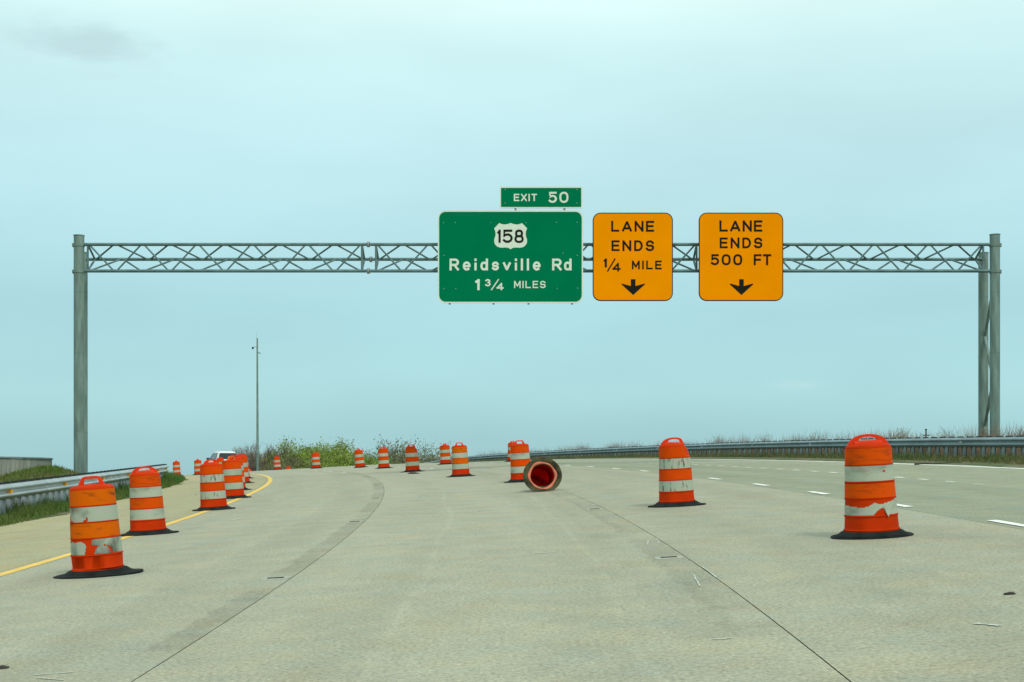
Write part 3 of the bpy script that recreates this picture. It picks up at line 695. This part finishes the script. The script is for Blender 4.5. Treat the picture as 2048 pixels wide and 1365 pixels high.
def drum_parts(root, hi=False, hspin=0, peel=None, warp=None, mw='band_w', mo='band_o', mbody='drum', mhandle='handle', base_r=.44, mbase='rubber', handle='arch', rim=False, base_warp=None, tilt_base=0):
    warp = warp or (lambda p: p); peel = peel or {}
    n = 64 if hi else 32
    b = MB(); prof = [(r, z) for z, r in RAD]
    b.lathe(prof, n, warp=warp)
    inner = [(r - .006, z) for z, r in RAD if z < .93][::-1]
    b.lathe([(.001, .93)] + inner, n, warp=warp)
    b.build('drum_body', M[mbody], root, smooth=True, auto=50)
    for bi, (z0, z1, k) in enumerate(BANDS):
        b = MB(); nu, nv = (180, 16) if bi in peel else ((64, 4) if hi else (32, 2))
        polys = peel.get(bi, [])
        for j in range(nv + 1):
            z = z0 + (z1 - z0) * j / nv; r = rad_at(z) + .0028
            for i in range(nu): t = 2 * math.pi * i / nu; b.v.append(warp((r * math.cos(t), r * math.sin(t), z)))
        for j in range(nv):
            for i in range(nu):
                t = 2 * math.pi * (i + .5) / nu; u = math.cos(t); front = math.sin(t) < 0; v = (j + .5) / nv
                if front and any(inside(u, v, q) for q in polys): continue
                q = (i + 1) % nu; b.f.append((j * nu + i, j * nu + q, (j + 1) * nu + q, (j + 1) * nu + i))
        b.build('white_band' if k == 'w' else 'orange_band', M[mw if k == 'w' else mo], root, smooth=True)
    # moulded handle plate across the top with a hand slot
    b = MB(); th = .022; hp = []
    if handle == 'arch':
        outer = [(-.205, .905), (-.19, .945), (-.165, .978), (-.12, 1.006), (-.06, 1.022), (0, 1.027), (.06, 1.022), (.12, 1.006), (.165, .978), (.19, .945), (.205, .905)]
        innr = [(-.09, .962), (-.09, .975), (-.075, .988), (-.05, .995), (-.03, .998), (0, .999), (.03, .998), (.05, .995), (.075, .988), (.09, .975), (.09, .962)]
    else:
        outer = [(-.155, .905), (-.13, .945), (-.105, .985), (-.088, 1.015), (-.06, 1.024), (0, 1.026), (.06, 1.024), (.088, 1.015), (.105, .985), (.13, .945), (.155, .905)]
        innr = [(-.078, .905), (-.078, .97), (-.075, .99), (-.07, .995), (-.05, .998), (0, .999), (.05, .998), (.07, .995), (.075, .99), (.078, .97), (.078, .905)]
    ca, sa = math.cos(hspin), math.sin(hspin); m_ = len(outer)
    for sgn in (-1, 1):
        for P in (outer, innr):
            for x, z in P: b.v.append(warp((x * ca - sgn * th * sa, x * sa + sgn * th * ca, z)))
    for i in range(m_ - 1):
        b.f += [(i, i + 1, m_ + i + 1, m_ + i), (2 * m_ + i, 3 * m_ + i, 3 * m_ + i + 1, 2 * m_ + i + 1), (i, 2 * m_ + i, 2 * m_ + i + 1, i + 1), (m_ + i, m_ + i + 1, 3 * m_ + i + 1, 3 * m_ + i)]
    zl = innr[0][1]
    if zl > .92:                                           # solid web below the hand slot
        k0 = len(b.v); ca2 = [(-.15, .905), (.15, .905), (.13, zl + .002), (-.13, zl + .002)]
        for sgn in (-1, 1):
            for x, z in ca2: b.v.append(warp((x * ca - sgn * (th + (.028 if z < .92 else .001)) * sa, x * sa + sgn * (th + (.028 if z < .92 else .001)) * ca, z)))
        b.f += [(k0, k0 + 1, k0 + 2, k0 + 3), (k0 + 4, k0 + 7, k0 + 6, k0 + 5), (k0 + 3, k0 + 2, k0 + 6, k0 + 7), (k0, k0 + 3, k0 + 7, k0 + 4), (k0 + 1, k0 + 5, k0 + 6, k0 + 2)]
    b.build('handle', M[mhandle], root)
    # tyre sidewall ring
    b = MB(); k = base_r
    pr = [(.255, .060), (.288, .062), (.300, .057), (.33, .036), (.365, .018), (k - .05, .013), (k - .008, .012), (k, .006), (k - .004, -.002), (k - .03, -.002), (.35, .002), (.315, .026), (.285, .042), (.258, .044)]
    wv = base_warp or (lambda p: (p[0], p[1] * (1 - .22 * clamp((math.hypot(p[0], p[1]) - .30) / .12, 0, 1)), p[2] + (.004 * math.sin(3 * math.atan2(p[1], p[0]) + tilt_base) + .003 if p[2] > -.001 and math.hypot(p[0], p[1]) > .36 else 0)))
    b.lathe(pr, n if hi else 28, close=True, warp=wv); b.build('tyre_base', M[mbase], root, smooth=True, auto=50)
    if rim:
        b = MB(); vs_ = []; n2 = 72
        for (dr, z) in ((-.018, .012), (.012, .004), (.026, .012), (.024, .026), (.0, .042), (-.020, .042)):
            for i in range(n2):
                t = 2 * math.pi * i / n2; wob = .009 * math.sin(2 * t + .5) + .013 * math.sin(5 * t + 2) * math.sin(t + 1) if dr > .01 else .004 * math.sin(5 * t)
                r = .262 + dr + wob; vs_.append((r * math.cos(t), r * math.sin(t), z))
        b.add(vs_, [(j * n2 + i, j * n2 + (i + 1) % n2, ((j + 1) % 6) * n2 + (i + 1) % n2, ((j + 1) % 6) * n2 + i) for j in range(6) for i in range(n2)])
        b.build('bottom_rim', M['rim'], root, smooth=True)
def place_drum(X, Y, label, group=None, spin=0, lean=(0, 0), **k):
    e = empty('traffic_drum', (X, Y, zroad(X, Y) + .003), label, 'traffic drum', group)
    nrm = normal_at(X, Y) + Vector((lean[0], lean[1], 0)); q = Vector((0, 0, 1)).rotation_difference(nrm) @ Quaternion((0, 0, 1), spin)
    e.rotation_mode = 'QUATERNION'; e.rotation_quaternion = q
    drum_parts(e, **k); return e
def X_of(p, Y): return (p - 1024) / 2750 * Y
def crumple(p):
    x, y, z = p
    if z < .20: k = clamp((.20 - z) / .05, 0, 1) * 2.4; k *= .016 * math.sin(17 * x + 40 * z + 1) * math.sin(34 * z - 13 * x) + .007 * math.sin(31 * x + 12 * z) - .01; return (x * (1 + k * 1.6), y * (1 + k * 2.5), z)
    return (x, y, z)
def dent(p):                                              # upper side pushed in, as if struck
    x, y, z = p
    if z > .70:
        k = clamp((z - .72) / .10, 0, 1)
        if x > .12: x = x - .035 * k * clamp((x - .12) / .08, 0, 1); z = z - .055 * k * clamp((x - .10) / .07, 0, 1) * clamp((z - .85) / .08, 0, 1)
    return (x, y, z)
L1_PEEL = {2: [[(-1.01, 1.1), (-.96, 1.1), (-.93, .78), (-.9, .70), (-.88, .40), (-.84, .38), (-.80, .15), (-.68, .03), (-.60, -.1), (-1.01, -.1)], [(-.16, -.1), (-.18, .14), (-.04, .16), (-.02, .34), (.03, .34), (.01, -.1)]],
           0: [[(-1.01, 1.1), (-1.01, .80), (-.70, .86), (-.60, .80), (-.42, .88), (-.25, .84), (-.13, .70), (-.11, .5), (-.15, .3), (-.17, -.1), (.20, -.1), (.24, .25), (.30, .42), (.42, .55), (.30, .56), (.10, .66), (.13, .80), (.18, 1.1)],
               [(.48, .58), (.66, .48), (.72, .30), (.78, .02), (.84, .02), (.79, .34), (.72, .50), (.60, .60)]]}
R1_PEEL = {0: [[(-1.01, 1.1), (-1.01, .62), (-.80, .55), (-.52, .48), (-.30, .60), (-.10, .80), (.08, .70), (.30, .72), (.5, .80), (.75, .90), (.88, 1.1)], [(-.22, -.1), (-.12, .06), (-.03, .24), (.05, .34), (.15, .42), (.24, .46), (.28, .30), (.33, .12), (.38, -.1)]],
           2: [[(.30, .58), (.34, .66), (.38, .70), (.43, .66), (.45, .58)], [(.93, .02), (.92, .4), (.955, .62), (1.01, .62), (1.01, .02)]],
           1: [[(-1.01, 1.1), (-1.01, .94), (-.5, .92), (-.2, .96), (.4, .93), (1.01, .97), (1.01, 1.1)]]}
GL_ = 'drums lined along the yellow edge line'
GR_ = 'drums closing the right hand lanes'
place_drum(X_of(197, 14.3), 14.3, 'orange drum with badly torn white bands and crumpled foot left of the lane', GL_, hi=True, hspin=.1, handle='trap', peel=L1_PEEL, mw='band_w2', mo='band_o2', warp=crumple, base_r=.462, lean=(-.012, 0), tilt_base=1)
place_drum(X_of(297, 20.9), 20.9, 'clean banded orange drum on the yellow line, next after the torn one', GL_, hi=True, hspin=.45, handle='arch', base_r=.46, tilt_base=2, mo='band_o3', mw='band_w4')
place_drum(X_of(428, 27.9), 27.9, 'grimy white banded drum astride the yellow line before the white car', GL_, hi=True, hspin=.95, handle='arch', mw='band_w3', base_r=.44)
place_drum(X_of(467, 33.6), 33.6, 'drum with faded pale orange top just behind the grimy banded drum', GL_, hi=True, hspin=1.1, handle='trap', mhandle='drum_pale', base_r=.44, mbody='drum')
place_drum(X_of(473, 39.8), 39.8, 'drum almost hidden behind the faded top drum on the yellow line', GL_, hspin=.6)
place_drum(X_of(484, 48.0), 48.0, 'drum with muddy base inside the curve of the yellow line', GL_, hspin=.8, mbase='rubber_dirty')
place_drum(X_of(487, 57.0), 57.0, 'last drum tucked behind the muddy based one where yellow line bends', GL_, hspin=.3)
place_drum(X_of(442, 85), 85, 'drum standing directly behind the white car seen over nearer drums', 'drums on the far left shoulder', hspin=.2)
place_drum(X_of(397, 88), 88, 'drum on the left shoulder beside the white car', 'drums on the far left shoulder', hspin=1.5)
place_drum(X_of(354, 92), 92, 'far drum just beyond the end of the left guardrail', 'drums on the far left shoulder', hspin=1.4)
r1 = place_drum(X_of(1744, 13.8), 13.8, 'orange drum with ripped lower white band beside the white dashes', GR_, hi=True, hspin=-.05, handle='arch', peel=R1_PEEL, base_r=.41, mw='band_w4', mo='band_o3')
b = MB()                                                  # loose flap of sheeting hanging from the tear
def cylp(u, z, d=.012):
    r = rad_at(max(z, .12)) + d; return (r * u, -r * math.sqrt(max(0, 1 - u * u)), z)
b.v = [cylp(.25, .325), cylp(.36, .27), cylp(.46, .253), cylp(.45, .25, .02), cylp(.36, .205, .03), cylp(.31, .25, .018)]; b.f = [(0, 5, 1), (1, 5, 4), (1, 4, 3), (1, 3, 2)]
b.build('loose_flap', M['band_w'], r1)
place_drum(X_of(1354, 20.7), 20.7, 'dented top orange drum with scratched white bands and flat black base', GR_, hi=True, hspin=.12, handle='arch', warp=dent, mw='band_w3', base_r=.44, tilt_base=4)
place_drum(X_of(1043, 34), 34, 'upright drum standing right behind the fallen drum', GR_, hi=True, hspin=.3, handle='trap', mw='band_w4', base_r=.44)
place_drum(X_of(922, 41.5), 41.5, 'brownish banded drum next beyond the one behind the fallen drum', GR_, hi=True, hspin=.35, handle='trap', mo='band_o2')
place_drum(X_of(825.5, 52), 52, 'drum with pushed in top standing where the own lane bends', GR_, hi=True, hspin=.6, warp=dent, base_r=.47)
place_drum(X_of(768, 64.8), 64.8, 'dark footed drum in front of the olive trees', GR_, hspin=.2, handle='trap')
place_drum(X_of(720.5, 73.6), 73.6, 'leaning drum between the green bush and the olive trees', GR_, hspin=1.2, lean=(-.05, 0))
place_drum(X_of(633, 86), 86, 'drum standing before the bright green bushes', GR_, hspin=.4)
place_drum(X_of(555, 102), 102, 'far drum in front of the bare trees beside the camera mast', GR_, hspin=.7)
place_drum(X_of(577, 127), 127, 'drum sunk behind the crest before the bare trees', GR_, hspin=.7)
place_drum(X_of(498.5, 129), 129, 'drum peeping over the crest at the foot of the camera mast', GR_, hspin=.7)
place_drum(X_of(891.5, 67), 67, 'solitary drum near the far end of the right guardrail', 'drums by the far right guardrail', hspin=1.2)
place_drum(X_of(1025.5, 68), 68, 'drum half hidden behind the upright drum near the fallen one', 'drums by the far right guardrail', hspin=.9)
# the fallen one: open bottom to the traffic
fx, fy = X_of(1085, 27.9), 27.9
fe = empty('traffic_drum', (fx, fy, zroad(fx, fy) + .327), 'fallen orange drum lying on its side, red inside and muddy base showing', 'traffic drum')
fe.rotation_euler = (R(-90) - .085, R(-2), R(4))
def fallen_base(p):
    x, y, z = p
    y = y * .88 if y < 0 else y * .84                      # local +y is down once fallen
    if y > .300: x += .05 * (1 if x > 0 else -1) * clamp((y - .30) / .05, 0, 1) * clamp(abs(x) / .1, 0, 1); y = .300 + (y - .300) * .12
    return (x * .94, y, z * .75)
drum_parts(fe, hi=True, hspin=.5, base_r=.425, mbase='rubber_dirty', mbody='drum_red', rim=True, base_warp=fallen_base)

# ------------------------------------------------------------------ white car beyond the crest
cxp, cyp = X_of(445, 108), 108
car = empty('car', (cxp, cyp, zroad(cxp, cyp)), 'white hatchback driving away over the crest behind the drums', 'car')
ang = math.atan2(cyp - 11, cxp + RC); car.rotation_euler = (0, 0, ang)     # local +Y is forward
nrm = normal_at(cxp, cyp)
def loft(secs, m, name, parent, closed_ends=True, smooth=True):
    b = MB(); n = len(secs[0])
    for sc_ in secs: b.v += sc_
    for j in range(len(secs) - 1):
        for i in range(n): k = (i + 1) % n; b.f.append((j * n + i, j * n + k, (j + 1) * n + k, (j + 1) * n + i))
    if closed_ends: b.f += [tuple(range(n)), tuple(range((len(secs) - 1) * n, len(secs) * n))[::-1]]
    return b.build(name, m, parent, smooth=smooth, auto=35)
def csect(y, w, z0, z1, taper=.0):
    hw = w / 2; r = .10
    return [(-hw + .06, y, z0), (-hw, y, z0 + r), (-hw, y, z1 - .22), (-hw + .03 + taper, y, z1 - .05), (-hw + .10 + taper, y, z1), (hw - .10 - taper, y, z1), (hw - .03 - taper, y, z1 - .05), (hw, y, z1 - .22), (hw, y, z0 + r), (hw - .06, y, z0)]
body = loft([csect(-2.15, 1.66, .42, .98), csect(-2.08, 1.80, .30, 1.05), csect(-1.2, 1.86, .24, 1.06), csect(.3, 1.86, .24, 1.04), csect(1.0, 1.84, .24, 1.0), csect(1.9, 1.72, .26, .86), csect(2.15, 1.5, .36, .74)], M['car'], 'body', car)
def cab(y, wb_, wt, z0, z1): return [(-wb_ / 2, y, z0), (-wt / 2 - .03, y, z1 - .08), (-wt / 2 + .06, y, z1), (wt / 2 - .06, y, z1), (wt / 2 + .03, y, z1 - .08), (wb_ / 2, y, z0)]
cabin = loft([cab(-2.05, 1.70, 1.40, 1.0, 1.10), cab(-1.93, 1.70, 1.32, 1.0, 1.52), cab(-1.72, 1.72, 1.26, 1.0, 1.64), cab(-.9, 1.74, 1.26, 1.0, 1.70), cab(0, 1.74, 1.24, 1.0, 1.69), cab(.35, 1.74, 1.22, 1.0, 1.60), cab(1.15, 1.72, 1.3, .98, 1.06)], M['car'], 'roof', car)
def quad_part(name, q, m, th=.012):
    b = MB(); a = Vector(q[0]); nn = (Vector(q[1]) - a).cross(Vector(q[2]) - a).normalized() * th
    b.v = [tuple(Vector(p) + nn) for p in q] + [tuple(Vector(p) - nn) for p in q]; n = len(q)
    b.f = [tuple(range(n)), tuple(range(n, 2 * n))[::-1]] + [(i, (i + 1) % n, n + (i + 1) % n, n + i) for i in range(n)]
    return b.build(name, M[m], car)
quad_part('rear_window', [(-.74, -2.07, 1.06), (.74, -2.07, 1.06), (.66, -1.955, 1.47), (.58, -1.935, 1.53), (-.58, -1.935, 1.53), (-.66, -1.955, 1.47)], 'glass', .02)
for sx in (-1, 1):
    quad_part('side_window', [(sx * .875, -1.6, 1.08), (sx * .875, -.15, 1.08), (sx * .70, -.15, 1.56), (sx * .70, -1.45, 1.54)], 'glass', .02)
    quad_part('side_window', [(sx * .875, -.07, 1.08), (sx * .875, .95, 1.08), (sx * .69, .35, 1.52), (sx * .70, -.07, 1.56)], 'glass', .02)
    b = MB(); b.box((sx * 1.0, .72, 1.12), (.20, .10, .16)); b.box((sx * .9, .74, 1.05), (.12, .06, .05)); b.build('mirror', M['car_black'], car)
    quad_part('tail_light', [(sx * .86, -2.10, .78), (sx * .60, -2.155, .78), (sx * .62, -2.145, .96), (sx * .84, -2.09, 1.0)], 'tail', .02)
    for y in (-1.35, 1.35):
        b = MB(); b.tube((sx * .74, y, .32), (sx * .95, y, .32), .32, n=20); w = b.build('wheel', M['car_black'], car, smooth=True, auto=40)
        b = MB(); b.tube((sx * .93, y, .32), (sx * .957, y, .32), .2, n=14); b.build('rim', M['alu'], w)
b = MB(); b.box((0, -2.14, .40), (1.6, .14, .2)); b.build('bumper', M['car_black'], car)
quad_part('number_plate', [(-.26, -2.165, .70), (.26, -2.165, .70), (.26, -2.165, .84), (-.26, -2.165, .84)], 'silver', .012)

# ------------------------------------------------------------------ camera mast
mx_, my_ = X_of(515.5, 165), 165
mz = zland(mx_, my_)
mb_ = Vector((mx_, my_, mz)); mast = empty('camera_mast', mb_, 'tall tapered grey steel mast with dome camera beyond the crest', 'mast')
ztop = 1.25 + (958 - 677) / 2750 * 165
b = MB(); b.tube((mx_, my_, mz - .5), (mx_ - .06, my_, ztop), .185, .085, n=16); b.build('pole', M['galv'], mast, origin=mb_, smooth=True, auto=40)
b = MB(); b.tube((mx_ - .12, my_, ztop - .1), (mx_ - .13, my_, ztop + .75), .014, .008, n=5); b.build('lightning_rod', M['galv_dark'], mast, origin=mb_)
zc = ztop - 1.1
b = MB(); b.tube((mx_, my_, zc - .15), (mx_ - .28, my_ - .02, zc + .08), .028, n=6); b.tube((mx_ - .28, my_ - .02, zc + .08), (mx_ - .55, my_ - .04, zc + .02), .028, n=6); b.build('bracket', M['alu'], mast, origin=mb_)
b = MB(); b.lathe([(.001, -.16), (.07, -.14), (.11, -.08), (.125, 0), (.125, .08), (.06, .12), (.001, .13)], 12); ob = b.build('dome_camera', M['car_black'], mast, smooth=True); ob.location = Vector((mx_ - .58, my_ - .04, zc - .06)) - mb_
zc -= .62
b = MB(); b.tube((mx_, my_, zc + .05), (mx_ + .34, my_, zc - .12), .05, .06, n=8); b.build('sensor_arm', M['galv_dark'], mast, origin=mb_)

# ------------------------------------------------------------------ trees beyond the crest
def tree(name, label, X, Y, top, spread, leafy, mleaf, group, seed, dens=1.0, stems=3):
    random.seed(seed); z0 = zfar(X, Y) + .1; H = top - z0; base = Vector((X, Y, z0))
    root = empty(name, base, label, 'tree', group)
    tb, cb, lf = MB(), MB(), MB(); tips = []
    def grow(p, d, r, ln, depth):
        q = p + d * ln; (tb if depth < 2 else cb).tube(p, q, r, r * .7, n=5 if depth < 2 else 3, caps=False)
        if depth >= 2: tips.append((p + q) / 2)
        if depth >= 6: tips.append(q); return
        for k in range(random.choice((2, 3, 3)) if depth < 5 else 3):
            nd = (d + Vector((random.gauss(0, .50), random.gauss(0, .42), random.gauss(.10, .25)))).normalized()
            grow(p + (q - p) * random.uniform(.65, 1), nd, max(.022, r * .60), ln * random.uniform(.66, .9), depth + 1)
    for s_ in range(stems):
        a = random.uniform(0, 6.28); d = Vector((math.cos(a) * .28 * spread, math.sin(a) * .28 * spread, 1)).normalized()
        grow(Vector((math.cos(a) * .25, math.sin(a) * .25, -.3)), d, .02 * H, H * .27, 0)
    zmax = max(v[2] for v in cb.v); k = H / zmax; kx = (.62 + .5 * min(spread, 1.2)) * k
    for B in (tb, cb): B.v = [(x * kx, y * kx, z * k if z > 0 else z) for x, y, z in B.v]
    tb.build('trunk', M['bark'], root, smooth=True)
    if leafy:
        for t in tips:
            c = Vector((t.x * kx, t.y * kx, t.z * k))
            for _ in range(int(leafy * random.uniform(.2, 1.4) + random.random())):
                p = c + Vector((random.gauss(0, .42), random.gauss(0, .3), random.gauss(0, .36))); w = random.uniform(.05, .15)
                a, e = Vector((random.gauss(0, 1), random.gauss(0, 1), random.gauss(0, 1))).normalized() * w, Vector((random.gauss(0, 1), random.gauss(0, 1), random.gauss(0, 1))).normalized() * w * .8
                j = len(lf.v); lf.v += [p - a, p + e, p + a, p - e]; lf.f.append((j, j + 1, j + 2, j + 3))
        br = cb.build('branches', M['bark'], root); lf.build('crown', mleaf, root)
    else:
        for t in tips:                                     # fine end twigs and buds
            c = Vector((t.x * kx, t.y * kx, t.z * k))
            for _ in range(2):
                d = Vector((random.gauss(0, .30), random.gauss(0, .2), random.gauss(.18, .22))); p = c + Vector((random.gauss(0, .12), random.gauss(0, .12), random.gauss(0, .12)))
                j = len(cb.v); cb.v += [p, p + Vector((.028, 0, .01)), p + d]; cb.f.append((j, j + 1, j + 2))
        cb.build('crown', mleaf, root)
    return root
def ytop(y, Y): return 1.25 + (958 - y) / 2750 * Y
TR = [('bare_tree', 'twiggy bare tree just left of the camera mast', 497, 172, 893, .25, 0, 'twig', 5), ('bare_tree', 'twiggy bare tree just right of the camera mast', 536, 176, 891, .9, 0, 'twig', 4),
      ('bare_tree', 'slim bare tree third along from the camera mast', 568, 182, 893, .8, 0, 'twig', 4), ('bare_tree', 'low bare thicket tree between slim bare tree and green bushes', 592, 186, 905, 1.2, 0, 'twig', 5),
      ('budding_tree', 'half budding tree leaning on the green bushes', 612, 188, 900, .9, 2, 'leaf_b', 4),
      ('green_bush', 'bright green leafy tree behind the drum nearest the bare trees', 636, 178, 889, .9, 6, 'leaf', 5), ('green_bush', 'bright green leafy tree with lower crown in the green clump', 660, 176, 893, .8, 7, 'leaf', 5),
      ('green_bush', 'bright green leafy tree at the clump edge next to the leaning drum', 690, 180, 891, .8, 7, 'leaf', 5), ('green_bush', 'short bright green bush filling the middle of the green clump', 672, 170, 912, 1.3, 9, 'leaf', 5),
      ('olive_tree', 'open olive leaved tree behind the dark footed drum', 752, 178, 886, .9, 3, 'leaf_b', 4), ('olive_tree', 'open olive leaved tree between two drums on the bend', 790, 182, 886, .9, 3, 'leaf_b', 4),
      ('olive_tree', 'open olive leaved tree behind the drum with pushed in top', 822, 186, 886, .9, 3, 'leaf_b', 4), ('olive_bush', 'low green bush below the olive trees', 756, 168, 918, 1.6, 7, 'leaf', 5),
      ('olive_bush', 'low grey olive bush at the end of the right guardrail', 858, 176, 909, 1.5, 2, 'leaf_b', 5), ('bare_bush', 'low bare bush under the bare trees', 548, 168, 918, 1.7, 0, 'twig', 6), ('bare_bush', 'low bare bush left of the green clump', 606, 170, 916, 1.6, 0, 'bud', 6)]
for i, (nm_, lb, p, Y, yt, sp_, lf_, ml, st) in enumerate(TR):
    yt -= 6
    tree(nm_, lb, X_of(p, Y), Y, ytop(yt, Y), sp_, lf_ * 2.1 if lf_ else 0, M[ml], 'trees beyond the crest', 40 + i, stems=st)

# ------------------------------------------------------------------ dry brush behind the right guardrail
random.seed(21)
def brush_place():
    s = random.uniform(8, 122); o = random.uniform(17.7, 19.9); x, y = xy(o, s, False)
    k = .5 + .5 * (math.sin(s * .8) * .5 + math.sin(s * 2.1 + 1) * .3 + random.random() * .5)
    return x, y, zland(x, y), clamp(k, .35, 1.1)
tag(blades('dry_brush', 46000, brush_place, .5, 1.30, .014, .16, M['straw']), 'strip of dry brown weeds running behind the right guardrail', 'brush')
def clump(label, p, Y, top_y, spread, n, m, lean):
    Y = 20
    while off(X_of(p, Y), Y) < 18.5: Y += .25
    X = X_of(p, Y); z = zland(X, Y); h = 1.25 + (958 - top_y) / 2750 * Y - z; o = (X, Y, z)
    e = empty('dry_weed_clump', o, label, 'weeds', 'taller dry weeds behind the right guardrail')
    def pl_():
        r = abs(random.gauss(0, spread * .45)); a = random.uniform(0, 6.28); return r * math.cos(a), r * math.sin(a) * .6, -.1, 1 - .35 * min(1, r / spread) * random.random()
    ob = blades('stalks', n, pl_, h * .55, h * 1.02, .018, lean, M[m], kind='stuff', parent=e)
    b = MB()
    for _ in range(n // 6):                                # fine side twigs
        a = random.uniform(0, 6.28); r = abs(random.gauss(0, spread * .4)); q = Vector((r * math.cos(a), r * math.sin(a), h * random.uniform(.4, .85))); b.tube(q, q + Vector((random.gauss(0, .12), random.gauss(0, .1), random.uniform(.1, .3))), .006, .003, n=3, caps=False)
    b.build('side_twigs', M['straw'], e)['kind'] = 'stuff'
clump('pale feathery dry weed clump right of the drum with ripped band', 1802, 48, 853, .75, 420, 'straw_p', .22)
clump('tawny feathery weed clump between the small cross post and gantry columns', 1893, 47, 856, .8, 380, 'straw_p', .26)
clump('brown weed clump just outside the right gantry columns', 2046, 46, 846, .8, 300, 'straw', .25)
clump('thin brown weed clump left of the drum with ripped band', 1630, 54, 860, .8, 130, 'straw', .22)
clump('tall thin pale weeds directly behind the ripped band drum', 1684, 52, 857, .5, 120, 'straw', .16)
clump('upright brown weeds halfway between the dented drum and ripped drum', 1530, 59, 860, .7, 150, 'straw', .2)
clump('dense brown weed tuft just right of the dented drum', 1437, 66, 867, .9, 220, 'straw', .18)
clump('small brown weed tuft behind the guardrail right of the fallen drum', 1168, 86, 883, 1.0, 200, 'straw', .2)
clump('sparse leaning weeds beside the small cross post', 1846, 49, 862, .7, 70, 'straw', .35)
clump('low brown weeds behind the guardrail next to the fallen drum', 1228, 80, 882, 1.2, 160, 'straw', .25)
# small wooden cross post
cp = Vector((X_of(1852, 60), 60, zland(X_of(1852, 60), 60))); cross = empty('cross_post', cp, 'small dark wooden post with crossarm behind the right guardrail', 'post')
zt = 1.25 + (958 - 860) / 2750 * 60
b = MB(); b.tube(cp - Vector((0, 0, .3)), (cp.x, cp.y, zt), .035, .03, n=8); b.build('upright', M['wood'], cross, origin=cp)
b = MB(); b.box((cp.x, cp.y - .05, zt - .24), (.30, .04, .04)); b.build('crossarm', M['wood'], cross, origin=cp)
b = MB(); b.lathe([(.001, -.04), (.045, -.02), (.05, .02), (.001, .05)], 8); k = b.build('insulator', M['block'], cross); k.location = (0, 0, zt - cp.z)

# ------------------------------------------------------------------ small debris
random.seed(5)
def chunk(o, s, r, label, flat=.45, m='pebble', name='rubber_scrap', group=None):
    c = on_road(o, s); b = MB(); n = 9
    prof = [(.001, 0), (r, 0), (r * .95, r * flat * .6), (r * .5, r * flat), (.001, r * flat)]
    b.lathe(prof, n, warp=lambda p: (p[0] * random.uniform(.8, 1.25) * 1.3, p[1] * random.uniform(.7, 1.1), p[2] * random.uniform(.7, 1.3)))
    ob = b.build(name, M[m]); ob.location = c; tag(ob, label, 'debris', group); return ob
chunk(3.27, -1.93, .030, 'black rubber scrap on the lane right of the ripped band drum', .5)
chunk(-3.04, -2.80, .035, 'black rubber scrap near the lane mark left of the joint', .5)
chunk(-.52, 37.6, .16, 'dark rag of rubber lying before the drum with pushed in top', .3)
for k in range(14):
    side = random.random()
    o = random.uniform(-8.7, -5.7) if side < .45 else random.uniform(-5.3, 4.9); s = random.uniform(0, 30) if side < .45 else random.uniform(-2, 18)
    chunk(o, s, random.uniform(.004, .011) * (1.5 if side < .45 else 1), 'tiny dark pebble lying on the concrete', .7, name='pebble', group='pebbles scattered on the concrete')
b = MB(); p0 = on_road(12.3, 23.0, .03); prev = p0
for k in range(1, 9):
    q = on_road(12.3 - .02 * k, 23.0 - .0 * k, .03 + .01 * math.sin(k)) + Vector((.16 * k, -.03 * k, .012 * k)); q.z = zroad(q.x, q.y) + .03 + .01 * math.sin(k * 1.3)
    b.tube(prev, q, .028 * (1 - k * .08), .028 * (1 - (k + 1) * .08), n=5); prev = q
b.tube(on_road(12.2, 22.8, .03), on_road(12.5, 22.5, .06), .012, .006, n=4)
ob = b.build('fallen_stick', M['wood'], origin=p0); tag(ob, 'thin dark broken branch lying across the white edge line', 'branch')
